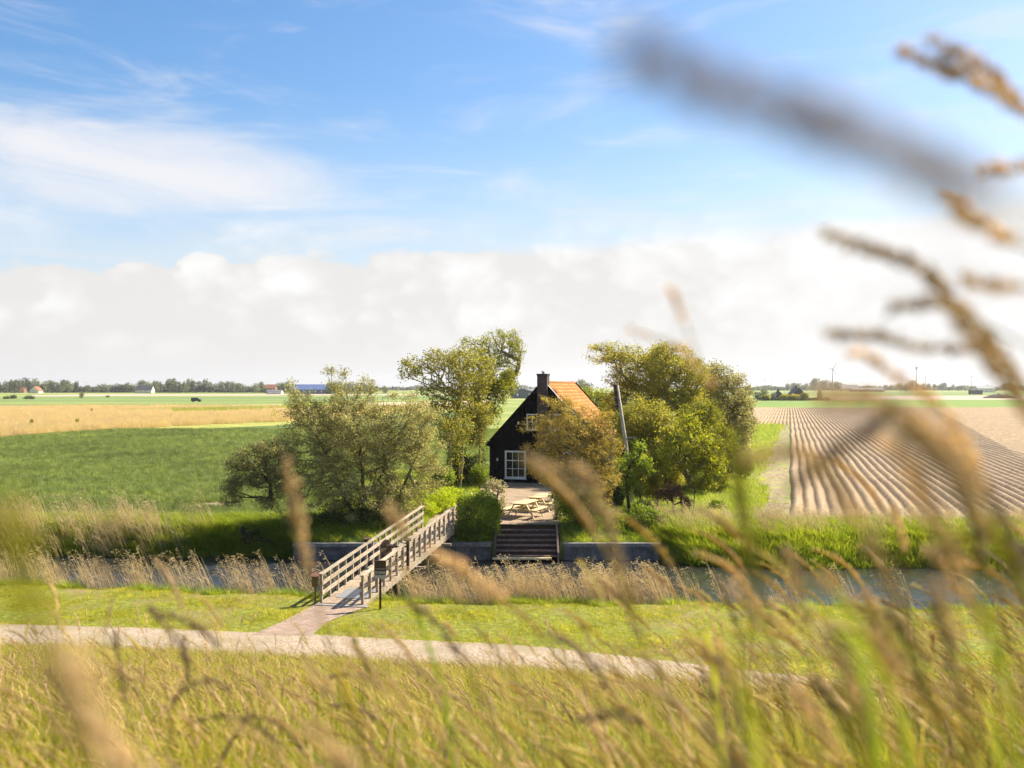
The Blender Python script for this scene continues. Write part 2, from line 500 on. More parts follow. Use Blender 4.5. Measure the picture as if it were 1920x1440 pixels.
M['roof_dark'] = plain('roof_dark', (0.05, 0.05, 0.055), 0.7)
M['roof_red'] = plain('roof_red', (0.30, 0.11, 0.05), 0.8)
M['wall_grey'] = plain('wall_grey', (0.13, 0.14, 0.15), 0.7)
M['wall_brick'] = plain('wall_brick', (0.22, 0.13, 0.08), 0.9)
M['wall_brown'] = plain('wall_brown', (0.10, 0.07, 0.06), 0.9)
M['wall_cream'] = plain('wall_cream', (0.62, 0.56, 0.46), 0.8)
M['pot'] = plain('chimney_pot', (0.45, 0.45, 0.45), 0.5)


def tile_mat():
    m, t = mat('orange_tile')
    oi = t.n('ShaderNodeAttribute', attribute_name='rnd')
    n = t.noise(pos(t), 3.0, 5, 0.6)
    c = t.mix(oi.outputs['Fac'], (0.50, 0.20, 0.045), (0.74, 0.36, 0.11))
    c = t.mix(t.math('MULTIPLY', t.ramp(n, 0.5, 0.75), 0.5), c, (0.30, 0.17, 0.07))
    out(t, pbsdf(t, c, 0.75, 0.3, n, 0.2, 0.01))
    return m


def brick_mat(name, a, b, mortar, sx, sy, axis='xz'):
    m, t = mat(name)
    co = coords(t)
    sep = t.n('ShaderNodeSeparateXYZ'); t.link(co, sep.inputs[0])
    if axis == 'xz':
        v = t.comb(t.math('ADD', sep.outputs[0], sep.outputs[1]), sep.outputs[2], 0.0)
    else:
        v = t.comb(sep.outputs[0], sep.outputs[1], 0.0)
    br = t.n('ShaderNodeTexBrick')
    t.link(v, br.inputs['Vector'])
    br.inputs['Color1'].default_value = (*a, 1); br.inputs['Color2'].default_value = (*b, 1); br.inputs['Mortar'].default_value = (*mortar, 1)
    br.inputs['Scale'].default_value = 1.0
    br.inputs['Brick Width'].default_value = sx; br.inputs['Row Height'].default_value = sy
    br.inputs['Mortar Size'].default_value = min(sx, sy) * 0.07
    n = t.noise(pos(t), 1.2, 5, 0.6)
    c = t.mix(t.math('MULTIPLY', t.ramp(n, 0.4, 0.7), 0.45), br.outputs[0], tuple(0.6 * q for q in a))
    out(t, pbsdf(t, c, 0.9, 0.2, br.outputs['Fac'], -0.5, 0.01))
    return m


M['tile'] = tile_mat()
M['brick'] = brick_mat('dark_brick', (0.07, 0.052, 0.052), (0.115, 0.078, 0.073), (0.15, 0.14, 0.14), 0.22, 0.065)
M['paver'] = brick_mat('terrace_paver', (0.27, 0.195, 0.13), (0.40, 0.30, 0.20), (0.18, 0.13, 0.09), 0.30, 0.15, 'xy')
M['path_paver'] = brick_mat('path_paver', (0.27, 0.19, 0.14), (0.40, 0.29, 0.23), (0.15, 0.12, 0.08), 0.22, 0.11, 'xy')


def water_mat(name):
    m, t = mat(name)
    p = t.mapping(pos(t), (1.0, 1.9, 1.0), (0, 0, 0.35))
    n1 = t.noise(p, 4.5, 5, 0.6, 0.6)
    n2 = t.noise(t.mapping(pos(t), (0.5, 1.2, 1.0), (0, 0, -0.2)), 1.0, 3, 0.5)
    h = t.math('ADD', t.math('MULTIPLY', n1, 0.6), t.math('MULTIPLY', n2, 0.55))
    out(t, pbsdf(t, (0.022, 0.023, 0.024), 0.05, 0.5, h, 0.6, 0.06, IOR=1.33))
    return m


M['water'] = water_mat('water')


def glass_mat():
    m, t = mat('window_glass')
    out(t, pbsdf(t, (0.02, 0.022, 0.018), 0.04, 0.8))
    return m


M['glass'] = glass_mat()

# ================================================================ terrain
NX = [-60, -19.4, -6.9, -3.3, 6.3, 17, 60]
NYv = [40.5, 38.5, 36.3, 35.2, 35.0, 34.0, 31.0]


def shore_near(X):
    return np.interp(X, NX, NYv) + 0.18 * np.sin(X * 1.3) + 0.12 * np.sin(X * 3.1 + 1)


def road_far(X):
    pts = [gp(a, b, 0.0) for a, b in ((-700, 1150), (0, 1170), (280, 1178), (560, 1189), (1000, 1211), (1380, 1255), (1660, 1285), (1920, 1310), (2500, 1360))]
    return np.interp(X, [p[0] for p in pts], [p[1] for p in pts])


def slope_foot(X):
    return np.clip(road_far(X) - 2.9, 20.0, 29.0)


def ground_near(X, Y):
    X = np.asarray(X, float); Y = np.asarray(Y, float)
    ft = slope_foot(X)
    z = np.where(Y < 0, 6.5, 6.5 * (1 - np.clip(Y / ft, 0, 1)))
    bump = 0.05 * np.sin(X * 1.7 + Y * 0.9) * np.sin(Y * 1.3 - X * 0.5) + 0.06 * np.sin(X * .45 + 2) * np.sin(Y * .5)
    z = z + bump * np.clip((ft - Y) / 3, 0, 1)
    s = shore_near(X) - Y
    z = z + np.interp(s, [-1.5, -0.4, 0.0, 0.5, 1.3], [-1.3, -0.75, -0.42, -0.12, 0.0])
    return z


def wall_zone(X):
    return (X > -9.75) & (X < 6.62)


def shore_far(X):
    X = np.asarray(X, float)
    left = 45.9 + 0.25 * np.sin(X * 0.9) + 0.02 * np.clip(-X - 10, 0, 60)
    right = 43.5 + 0.3 * np.sin(X * 0.8 + 1) - 0.02 * np.clip(X - 7, 0, 60)
    rblend = np.clip((X - 6.6) / 1.2, 0, 1)
    r = np.where(X > 6.62, 45.2 * (1 - rblend) + right * rblend, np.where(X < -9.75, left, 45.0))
    return r


def ground_far(X, Y):
    X = np.asarray(X, float); Y = np.asarray(Y, float)
    s = Y - shore_far(X)
    zb = np.interp(s, [-0.8, 0.0, 0.5, 1.4, 3.0], [-1.2, -0.45, 0.15, 0.65, 0.9])
    zw = np.interp(s, [0.0, 0.22, 0.23, 1.0, 2.2], [-1.2, -1.2, 0.28, 0.55, 1.0])
    z = np.where(wall_zone(X), zw, zb)
    st = (X > -0.78) & (X < 2.12)                                       # recess for the steps
    z = np.where(st & (s < 1.35), -1.2, z)
    plot = (X > -10) & (X < 16) & (s > 2)
    return z


def grid_mesh(name, xs, rows, material, zfun, kind='structure', smooth=True):
    """rows: function (X array) -> (k,) list of Y per column"""
    Xg = np.repeat(np.asarray(xs)[None, :], rows.shape[0], 0)
    Z = zfun(Xg, rows)
    n, k = rows.shape[1], rows.shape[0]
    V = np.stack([Xg, rows, Z], -1).reshape(-1, 3)
    idx = np.arange(n * k).reshape(k, n)
    fc = np.stack([idx[:-1, :-1], idx[:-1, 1:], idx[1:, 1:], idx[1:, :-1]], -1).reshape(-1, 4)
    me = np_mesh(name, V, [fc], material, smooth=smooth)
    o = link(bpy.data.objects.new(name, me))
    tag(o, kind=kind)
    return o


# near side: dike slope, verge, lawn, bank
xs = np.unique(np.concatenate([np.linspace(-3400, -60, 12), np.linspace(-60, -30, 16), np.linspace(-30, 30, 121), np.linspace(30, 60, 16), np.linspace(60, 3400, 12)]))
sn = shore_near(np.clip(xs, -60, 60)); ft = slope_foot(np.clip(xs, -60, 60))
rows = [np.full_like(xs, -40), np.full_like(xs, -5)] + [ft * q for q in np.linspace(0, 1, 40)]
rows += [ft + (sn - 1.3 - ft) * q for q in np.linspace(0.1, 1, 8)] + [sn - 0.9, sn - 0.5, sn - 0.2, sn, sn + 0.4, sn + 1.5]
rows = np.stack(rows)
grid_mesh('ground', xs, rows, M['soil_grass'], lambda X, Y: ground_near(np.clip(X, -60, 60), Y))
# far side
xs = np.unique(np.concatenate([np.linspace(-3400, -80, 14), np.linspace(-80, -9.8, 70), [-9.76, -9.74], np.linspace(-9.6, -0.8, 18), [-0.79, -0.77], np.linspace(-0.6, 2.0, 8), [2.11, 2.13], np.linspace(2.3, 6.6, 10), [6.61, 6.63], np.linspace(6.7, 60, 80), np.linspace(70, 3400, 14)]))
sf = shore_far(np.clip(xs, -80, 60))
rows = np.stack([sf + q for q in (-0.8, -0.3, 0, 0.22, 0.23, 0.35, 0.5, 0.7, 1.0, 1.34, 1.36, 1.7, 2.2, 3.0, 5, 8)] + [sf + (62 - sf) * 0 + q for q in (15,)] + [np.full_like(xs, q) for q in (90, 200, 500, 1200, 3000, 6000)])
grid_mesh('terrain', xs, rows, M['meadow'], lambda X, Y: ground_far(np.clip(X, -80, 60), np.minimum(Y, 600)))
# canal
wx = np.concatenate([np.linspace(-3400, -40, 10), np.arange(-30, 32, 0.09), np.linspace(40, 3400, 10)])
wy = np.concatenate([[28.0, 31.0], np.arange(33.6, 47.0, 0.10), [50.0]])
GX, GY = np.meshgrid(wx, wy)
GZ = np.zeros_like(GX)
for _ in range(46):
    lam = 0.28 * (5.0 ** rng.random()); th = rng.normal(0.25, 0.75); k = 2 * PI / lam
    GZ += 0.0042 * lam * np.sin(k * (GX * math.cos(th) + GY * math.sin(th)) + rng.uniform(0, 6.28))
gust = 0.75 + 0.45 * np.sin(GX * 0.35 + 1.3 * np.sin(GY * 0.4)) * np.sin(GY * 0.5 + GX * 0.12)
GZ = -0.4 + GZ * gust * (np.abs(GX) < 31)
idx = np.arange(GX.size).reshape(GX.shape)
fw = np.stack([idx[:-1, :-1], idx[:-1, 1:], idx[1:, 1:], idx[1:, :-1]], -1).reshape(-1, 4)
tag(link(bpy.data.objects.new('canal_water', np_mesh('canal_water', np.stack([GX, GY, GZ], -1).reshape(-1, 3), [fw], M['water'], smooth=True))), kind='structure')


def sheet(name, poly, z, material, kind='structure', sub=0, ragged=0.0):
    """flat ground sheet from a world outline [(X,Y)..]"""
    pts = [np.array(p[:2], float) for p in poly]
    if ragged:
        outp = []
        for i in range(len(pts)):
            a, b = pts[i], pts[(i + 1) % len(pts)]
            k = max(1, int(np.linalg.norm(b - a) / ragged / 4))
            for j in range(k):
                outp.append(a + (b - a) * j / k + rng.normal(0, ragged, 2) * (1 if j else 0.3))
        pts = outp
    mb = MB().raw([(p[0], p[1], z) for p in pts], [tuple(range(len(pts)))])
    o = mb.build(name, material)
    tag(o, kind=kind)
    return o


def gpoly(pp, z):
    return [gp(a, b, z) for a, b in pp]


# road: follows the foot of the dike
rx = np.linspace(-55, 40, 96); ry = road_far(rx)
V = []; fcs = []
for i, (a, b) in enumerate(zip(rx, ry)):
    V += [(a, b + 0.03 * math.sin(a * 5), 0.012), (a, b - 0.85, 0.03), (a, b - 1.7, 0.03), (a, b - 2.55 + 0.06 * math.sin(a * 3), 0.012)]
for i in range(len(rx) - 1):
    for k in range(3):
        fcs.append((4 * i + k + 1, 4 * i + 4 + k + 1, 4 * i + 4 + k, 4 * i + k))
o = MB().raw(V, fcs).build('gravel_road', M['gravel']); tag(o, kind='structure')
# brick path from road to bridge
L = [(604, 1127), (585, 1137), (556, 1152), (522, 1170), (470, 1192)]
R = [(692, 1130), (690, 1139), (655, 1150), (612, 1168), (585, 1192)]
V = []; fcs = []
for (l, r) in zip(L, R):
    V += [tuple(gp(*l, 0.0)[:2]) + (0.022,), tuple(gp(*r, 0.0)[:2]) + (0.022,)]
for i in range(len(L) - 1):
    fcs.append((2 * i, 2 * i + 2, 2 * i + 3, 2 * i + 1))
o = MB().raw(V, fcs).build('brick_path', M['path_paver']); tag(o, kind='structure')

# fields of the far side (level z about 0.9)
H0 = 0.9
sheet('wheat_field', gpoly([(-700, 990), (0, 982), (330, 975), (560, 965), (880, 915), (1010, 885), (1010, 758), (960, 758), (540, 790), (0, 820), (-700, 858)], H0), 0.915, M['soil_field'])
sheet('reed_meadow', gpoly([(-900, 872), (0, 822), (540, 792), (960, 760), (1100, 752), (1100, 748), (960, 750), (560, 757), (0, 768), (-900, 790)], H0), 0.922, M['straw_ground'])
sheet('meadow_edge', gpoly([(-900, 880), (0, 827), (540, 796), (960, 763), (960, 759), (540, 788), (0, 812), (-900, 858)], H0), 0.930, M['straw_green'], ragged=1.2)
sheet('pond_water', gpoly([(330, 776.6), (420, 773.6), (500, 769.5), (560, 765.5), (700, 761), (700, 763), (560, 768), (470, 774), (400, 777)], H0), 0.96, M['water'])
sheet('green_field', gpoly([(-900, 789), (0, 768), (560, 757), (1100, 748), (1100, 742), (560, 743), (0, 744), (-900, 746)], H0), 0.935, M['field_far'])
sheet('field_track', gpoly([(-900, 764), (0, 757.2), (400, 754.6), (700, 752.3), (1100, 749.5), (1100, 748.8), (700, 751.5), (400, 753.8), (0, 756.2), (-900, 762.5)], H0), 0.945, M['straw_green'])
sheet('pale_field', gpoly([(60, 743.5), (560, 741.6), (1100, 740), (1100, 738.4), (560, 739), (160, 739.6), (60, 741)], H0), 0.95, M['stubble'])
# right side
sheet('far_green_field', gpoly([(1230, 765), (2700, 765), (2700, 749.5), (1230, 749.5)], H0), 0.93, M['field_bright'])
sheet('far_bare_field', gpoly([(1545, 749.5), (2700, 749.5), (2700, 741.5), (1700, 742), (1560, 743.5)], H0), 0.935, M['stubble'])
sheet('far_meadow', gpoly([(1230, 742), (2700, 741), (2700, 735), (1230, 735)], H0), 0.925, M['field_far'])
sheet('soil_margin', gpoly([(1390, 985), (2500, 985), (2500, 966), (1482, 962), (1478, 850), (1476, 797), (1462, 797), (1430, 850), (1402, 920)], H0), 0.915, M['bare_soil'], ragged=0.25)
sheet('bare_patch', gpoly([(358, 948), (385, 938), (425, 940), (470, 950), (420, 956)], H0), 0.925, M['bare_soil'], ragged=0.15)
sheet('pale_patch', gpoly([(145, 938), (200, 931), (300, 925), (400, 915), (370, 934), (250, 941)], H0), 0.922, M['straw_green'], ragged=0.3)

# potato ridges
AZ = math.atan(520 / F)
dv = np.array([math.sin(AZ), math.cos(AZ)]); rv = np.array([math.cos(AZ), -math.sin(AZ)])
org = gp(1481, 975, H0)[:2]
pitch = 0.64


def ridge_profile(u):
    u = np.mod(u, 1.0)
    return (0.5 - 0.5 * np.cos(2 * PI * u)) ** 0.55


def make_ridges():
    sub = 8
    r = np.arange(-19 * sub, 110 * sub + 1) * pitch / sub
    Vs = []; Fs = []; base = 0
    T = np.linspace(0, 1, 46) ** 1.5
    lines = []
    segs_ = [(q, 0) for q in r] + [(q, 1) for q in np.arange(21 * sub / pitch // 1, 41 * sub / pitch // 1 + 1) * pitch / sub]
    part_ = []
    for q, far_ in segs_:
        o2 = org + rv * q
        y0 = 49.9 if q >= -0.01 else 169.0
        y1 = 304.0
        # boundary with the cross-ploughed block
        bx0, by0 = 46.0, 91.0; k = (126 - 46) / (304 - 91)
        # point on ridge: X = o2x + s*dx ; Y = o2y + s*dy ; boundary X = bx0 + (Y-by0)*k
        s = (bx0 + (o2[1] - by0) * k - o2[0]) / (dv[0] - k * dv[1])
        yb = o2[1] + s * dv[1]
        if q > 21.0 - 1e-6:
            y1 = 88.0
        if far_:
            y0, y1 = max(88.5, yb), 304.0
        part_.append(far_)
        Y = y0 + (y1 - y0) * T
        X = o2[0] + (Y - o2[1]) * dv[0] / dv[1]
        wob = 0.05 * np.sin(Y * 0.23) + 0.03 * np.sin(Y * 0.71 + q)
        Z = 0.90 + 0.27 * ridge_profile(q / pitch) * (1 - 0.0 * T) + 0.012 * np.sin(Y * 3.3 + q * 9)
        Z[0] = 0.88
        lines.append(np.stack([X + wob, Y, Z], -1))
    A = np.stack(lines)
    n, k2 = A.shape[:2]
    idx = np.arange(n * k2).reshape(n, k2)
    f = np.stack([idx[:-1, :-1], idx[1:, :-1], idx[1:, 1:], idx[:-1, 1:]], -1)
    brk = [i for i in range(n - 1) if part_[i] != part_[i + 1] or abs(lines[i][-1][1] - lines[i + 1][-1][1]) > 20 or abs(lines[i][0][1] - lines[i + 1][0][1]) > 20]
    f = np.delete(f, brk, axis=0).reshape(-1, 4)
    me = np_mesh('ploughed_field', A.reshape(-1, 3), [f], M['ridge_soil'], smooth=True)
    tag(link(bpy.data.objects.new('ploughed_field', me)), kind='structure')
    # cross block
    lines = []
    d2 = np.array([math.cos(0.10), math.sin(0.10)])
    n2 = int((304 - 88) / 0.8)
    for j in range(n2 * 4 + 1):
        Y0 = 88 + j * 0.2
        x0 = 45.6 + (Y0 - 91) * ((126 - 46) / (304 - 91))
        X = x0 + np.linspace(0, 1, 10) * 130
        Y = Y0 + (X - x0) * 0.08
        Z = 0.90 + 0.20 * ridge_profile(Y0 / 0.8) + 0 * X
        lines.append(np.stack([X, Y, Z], -1))
    A = np.stack(lines); n, k2 = A.shape[:2]
    idx = np.arange(n * k2).reshape(n, k2)
    f = np.stack([idx[:-1, :-1], idx[:-1, 1:], idx[1:, 1:], idx[1:, :-1]], -1).reshape(-1, 4)
    me = np_mesh('cross_ploughed_field', A.reshape(-1, 3), [f], M['ridge_soil'], smooth=True)
    tag(link(bpy.data.objects.new('cross_ploughed_field', me)), kind='structure')


make_ridges()

# terrace (level z 1.0) and its path to the bridge
TZ = 1.012
sheet('terrace', [(-0.75, 46.28), (2.15, 46.28), (2.45, 52), (3.4, 58), (7.5, 64.5), (1.9, 66.3), (-1.8, 67.2), (-2.4, 67.2), (-1.9, 60), (-1.5, 54), (-1.0, 50)], TZ, M['paver'])
V = []; fcs = []
TP = [(-3.95, 45.75, -2.55, 45.5, 0.90), (-3.9, 48, -2.2, 47.4, 1.0), (-3.7, 51, -1.9, 50.5, 1.016), (-3.0, 54, -1.0, 53.5, 1.016), (-2.4, 57, -0.8, 57, 1.016)]
for a in TP:
    V += [(a[0], a[1], a[4] + 0.02), (a[2], a[3], a[4] + 0.02)]
for i in range(len(TP) - 1):
    fcs.append((2 * i, 2 * i + 1, 2 * i + 3, 2 * i + 2))
o = MB().raw(V, fcs).build('garden_path', M['path_paver']); tag(o, kind='structure')

# ================================================================ plants: generators
def leaves_mesh(name, P, L, W, material, dirs=None, wind=(-0.5, 0.1, 0.1), spread=1.0, parent=None):
    """one rhombic leaf per point"""
    n = len(P)
    d = rng.normal(0, spread, (n, 3)) + np.asarray(wind)
    if dirs is not None:
        d += dirs
    d /= np.linalg.norm(d, axis=1)[:, None] + 1e-9
    s = np.cross(d, rng.normal(0, 1, (n, 3))); s /= np.linalg.norm(s, axis=1)[:, None] + 1e-9
    l = (L * rng.uniform(0.6, 1.35, n))[:, None]; w = (W * rng.uniform(0.6, 1.3, n))[:, None]
    nr = np.cross(d, s)
    a = P; b = P + d * l * 0.45 + s * w * 0.5 + nr * w * 0.15; c = P + d * l; e = P + d * l * 0.45 - s * w * 0.5 + nr * w * 0.15
    V = np.stack([a, b, c, e], 1).reshape(-1, 3)
    f = np.arange(4 * n).reshape(n, 4)
    me = np_mesh(name, V, [f], material, rnd=np.repeat(rng.random(n), 4))
    o = bpy.data.objects.new(name, me)
    return link(o, parent)


def sample_blobs(blobs, n, shell=0.55):
    """blobs: (centre, (rx, ry, rz), weight)"""
    wts = np.array([b[1][0] * b[1][1] * b[1][2] for b in blobs]) ** 0.8
    wts /= wts.sum()
    pick = rng.choice(len(blobs), n, p=wts)
    u = rng.normal(0, 1, (n, 3)); u /= np.linalg.norm(u, axis=1)[:, None]
    r = rng.random(n) ** (shell)
    cen = np.array([b[0] for b in blobs])[pick]; rad = np.array([b[1] for b in blobs])[pick]
    # lumpy surface
    k = 1 + 0.16 * np.sin(u[:, 0] * 7 + pick) * np.sin(u[:, 2] * 6 + pick * 2) + rng.normal(0, 0.05, n)
    return cen + u * rad * (r * k)[:, None]


def skeleton(trunk, tips, rt=0.012, power=0.46, curve=0.12, wind=(-0.12, 0, 0.02), step=0.45, r_base=None):
    """grow branches from a trunk polyline (list of polylines) to every tip; returns tube mesh data and twig samples"""
    nodes = []; par = []; plen = []
    for line in trunk:
        prev = -1
        for i, p in enumerate(line):
            p = np.asarray(p, float)
            if prev >= 0:
                a = nodes[prev]; k = max(1, int(np.linalg.norm(p - a) / step))
                for j in range(1, k + 1):
                    nodes.append(a + (p - a) * j / k + (rng.normal(0, 0.02, 3) if j < k else 0)); par.append(prev); plen.append(plen[prev] + np.linalg.norm(p - a) / k); prev = len(nodes) - 1
            else:
                nodes.append(p); par.append(-1); plen.append(0.0); prev = len(nodes) - 1
    top = np.mean([l[-1] for l in trunk], axis=0)
    order = np.argsort(np.linalg.norm(tips - top, axis=1))
    N = np.zeros((len(nodes) + len(tips) * 14, 3)); PL = np.zeros(len(N)); cnt = len(nodes)
    N[:cnt] = nodes; PL[:cnt] = plen
    low = np.array([max(0.0, 1.0) for _ in range(cnt)])
    usable = np.zeros(len(N)); tb = trunk[0][0][2]; htr = max(l[-1][2] for l in trunk) - tb
    usable[:cnt] = [8.0 * max(0.0, 0.45 - (q[2] - tb) / (htr + 1e-6)) for q in np.array(nodes)]
    tipn = []
    for ti in order:
        p = tips[ti]
        dd = p - N[:cnt]
        dist = np.linalg.norm(dd, axis=1)
        cost = dist + 0.30 * PL[:cnt] + 1.2 * np.clip(-dd[:, 2], 0, None) * 0.5 + usable[:cnt]
        j = int(np.argmin(cost))
        a = N[j].copy(); L = dist[j]
        k = int(np.clip(L / step, 1, 12))
        bend = rng.normal(0, 1, 3) * curve * L
        prev = j
        for q in range(1, k + 1):
            s = q / k
            N[cnt] = a + (p - a) * s + bend * s * (1 - s) - np.array([0, 0, 0.0])
            par.append(prev); PL[cnt] = PL[prev] + L / k; prev = cnt; cnt += 1
        tipn.append(prev)
    par = np.array(par); N = N[:cnt]
    count = np.zeros(cnt); count[tipn] += 1
    for i in range(cnt - 1, 0, -1):
        if par[i] >= 0:
            count[par[i]] += count[i]
    rad = rt * np.maximum(count, 1) ** power
    return N, par, rad, count


def tubes_from(N, par, rad, sides=5, minr=0.0):
    e = np.where(par >= 0)[0]
    e = e[rad[e] >= minr]
    A = N[par[e]]; B = N[e]; ra = rad[par[e]]; rb = rad[e]
    ra = np.minimum(ra, rb * 1.5)
    d = B - A; ln = np.linalg.norm(d, axis=1)[:, None] + 1e-9; d = d / ln
    B = B + d * np.minimum(rb, 0.03)[:, None]
    u = np.cross(d, np.array([0.21, 0.93, 0.3])); u /= np.linalg.norm(u, axis=1)[:, None]
    w = np.cross(d, u)
    ang = np.arange(sides) * 2 * PI / sides
    ring = lambda P, r: P[:, None, :] + r[:, None, None] * (np.cos(ang)[None, :, None] * u[:, None, :] + np.sin(ang)[None, :, None] * w[:, None, :])
    V = np.concatenate([ring(A, ra), ring(B, rb)], 1).reshape(-1, 3)
    m = len(e); base = (np.arange(m) * 2 * sides)[:, None]
    k = np.arange(sides); k2 = (k + 1) % sides
    f = np.stack([base + k, base + k2, base + sides + k2, base + sides + k], -1).reshape(-1, 4)
    return V, f


def tree(name, label, cat, base, trunks, blobs, ntips, nleaf, leafL, leafW, lmat, bmat, rt=0.012, sigma=0.16, wind=(-0.6, 0.1, 0.15), group=None, shell=0.5, curve=0.12, spread=1.0, power=0.46, sweep=0.0, tipbias=True, step=0.45):
    """tree or shrub thing: trunk part with limbs and twigs, crown part of leaves"""
    base = np.asarray(base, float)
    root = empty(name, tuple(base))
    tag(root, label, cat, group)
    tips = sample_blobs(blobs, ntips, shell)
    if sweep:
        zz = (tips[:, 2] - tips[:, 2].min()); tips[:, 0] -= sweep * zz / (zz.max() + 1e-6)
    N, par, rad, cnt = skeleton([[np.asarray(p, float) for p in l] for l in trunks], tips, rt, power, curve, step=step)
    V, f = tubes_from(N - base, par, rad)
    me = np_mesh('trunk', V, [f], bmat, smooth=True)
    link(bpy.data.objects.new('trunk', me), root)
    tw = np.where((cnt <= 3) & (par >= 0))[0]
    A = N[par[tw]]; B = N[tw]; ln = np.linalg.norm(B - A, axis=1) + 0.02
    wt = ln * np.where(cnt[tw] <= 1, 1.6, 1.0); wt /= wt.sum()
    pk = rng.choice(len(tw), nleaf, p=wt)
    s = rng.random(nleaf)[:, None]
    P = A[pk] + (B[pk] - A[pk]) * s + rng.normal(0, sigma, (nleaf, 3)) * np.array([1.25, 1, 0.85])
    P = P[P[:, 2] > base[2] + 0.05]
    leaves_mesh('crown', P - base, leafL, leafW, lmat, wind=wind, spread=spread, parent=root)
    return root


def bl(x, y, rx, ry, Y, depth=1.0, dy=0.0):
    c = px(x, y, Y); k = Y / F
    c[1] += dy
    return (c, (rx * k, (rx + ry) * 0.5 * k * depth, ry * k))


def bush(name, label, base, blobs, nleaf, L, W, lmat, stems=5, cat='bush', shell=0.22, wind=(-0.2, 0, 0.35), group=None, bmat=None):
    base = np.asarray(base, float)
    root = empty(name, tuple(base)); tag(root, label, cat, group)
    P = sample_blobs(blobs, nleaf, shell)
    P = P[P[:, 2] > base[2] - 0.02]
    leaves_mesh('foliage', P - base, L, W, lmat, wind=wind, parent=root)
    mb = MB()
    for i in range(stems):
        b = blobs[i % len(blobs)]
        t = b[0] + rng.normal(0, 0.35, 3) * np.array(b[1]) - base
        p0 = np.array([rng.normal(0, 0.12) + (b[0][0] - base[0]) * 0.5, rng.normal(0, 0.12), -0.05])
        m = (p0 + t) / 2 + rng.normal(0, 0.1, 3)
        mb.tube([p0, m, t], [0.035, 0.022, 0.008], 5)
    mb.build('stem', bmat or M['bark_dark'], root, True)
    return root


# ---- grasses: small source meshes, scattered with geometry nodes
def blade_strip(p0, h, w, lean, az, curl, segs=3):
    """tapered bent blade, returns verts, faces(quads/tri as quads)"""
    d = np.array([math.cos(az), math.sin(az), 0]); s = np.array([-math.sin(az), math.cos(az), 0])
    V = []; n = segs
    for i in range(n + 1):
        t = i / n
        off = lean * t + curl * t * t
        c = np.asarray(p0) + d * off * h + np.array([0, 0, h * t * math.sqrt(max(0.05, 1 - min(0.9, (lean + curl) ** 2 * 0.35)))])
        ww = w * (1 - t) ** 0.7 * 0.5 if i < n else 0.0004
        V += [c - s * ww, c + s * ww]
    Fq = [(2 * i, 2 * i + 1, 2 * i + 3, 2 * i + 2) for i in range(n)]
    return V, Fq


def tuft(nb, h0, h1, w, spread, lean, curl, windx=-0.35, segs=3):
    V = []; Fc = []; R = []
    for i in range(nb):
        r = spread * math.sqrt(random.random()); a = random.uniform(0, 2 * PI)
        p = np.array([r * math.cos(a), r * math.sin(a), -0.03])
        # blow towards -x
        az = math.atan2(math.sin(a) * 0.8, math.cos(a) * 0.8 + windx * 2.2)
        v, f = blade_strip(p, random.uniform(h0, h1), w * random.uniform(0.7, 1.3), lean * random.uniform(0.3, 1.3), az, curl * random.uniform(0.2, 1.4), segs)
        b = len(V); V += v; Fc += [tuple(b + q for q in k) for k in f]; R += [random.random()] * len(v)
    return V, Fc, R


def reed_source(name, n, h0, h1, matl, lean=0.22, spread=0.35, plume=True, w=0.012, leafy=True):
    V = []; Fc = []; R = []

    def add(v, f, r):
        b = len(V); V.extend(v); Fc.extend([tuple(b + q for q in k) for k in f]); R.extend([r] * len(v))
    for i in range(n):
        p = np.array([random.uniform(-spread, spread), random.uniform(-spread, spread), -0.1])
        h = random.uniform(h0, h1); az = PI + random.gauss(0, 0.35); ln = lean * random.uniform(0.6, 1.3)
        for t in (0, 1):        # two crossed strips make one stalk
            d = np.array([math.cos(az), math.sin(az), 0]); s = np.array([-math.sin(az), math.cos(az), 0]) if t else np.array([math.cos(az), math.sin(az), 0])
            pts = [p + d * h * (ln * q + 0.10 * q * q) + np.array([0, 0, h * q]) for q in (0, 0.5, 1.0)]
            vv = []
            for q, c in enumerate(pts):
                ww = w * (0.5, 0.42, 0.25)[q]
                vv += [c - s * ww, c + s * ww]
            add(vv, [(0, 1, 3, 2), (2, 3, 5, 4)], random.random())
        top = pts[-1]
        if plume and random.random() < 0.75:
            for k in range(7):
                q = top + np.array([random.gauss(-0.05, 0.03), random.gauss(0, 0.02), random.uniform(-0.12, 0.10)])
                e = q + np.array([random.uniform(-0.10, -0.03), random.gauss(0, 0.02), random.uniform(-0.03, 0.03)])
                s = np.array([0.0, random.uniform(-0.4, 0.4), 1.0]) * 0.010
                add([q, (q + e) / 2 + s, e, (q + e) / 2 - s], [(0, 1, 2, 3)], random.uniform(0.0, 0.5))
        if leafy and random.random() < 0.6:
            q = p + (top - p) * random.uniform(0.35, 0.75)
            v, f = blade_strip(q, random.uniform(0.25, 0.45), 0.016, 0.9, PI + random.gauss(0, 0.6), 0.5, 2)
            add(v, f, random.random())
    me = np_mesh(name, np.array(V), [np.array(Fc)], matl, rnd=R)
    return me


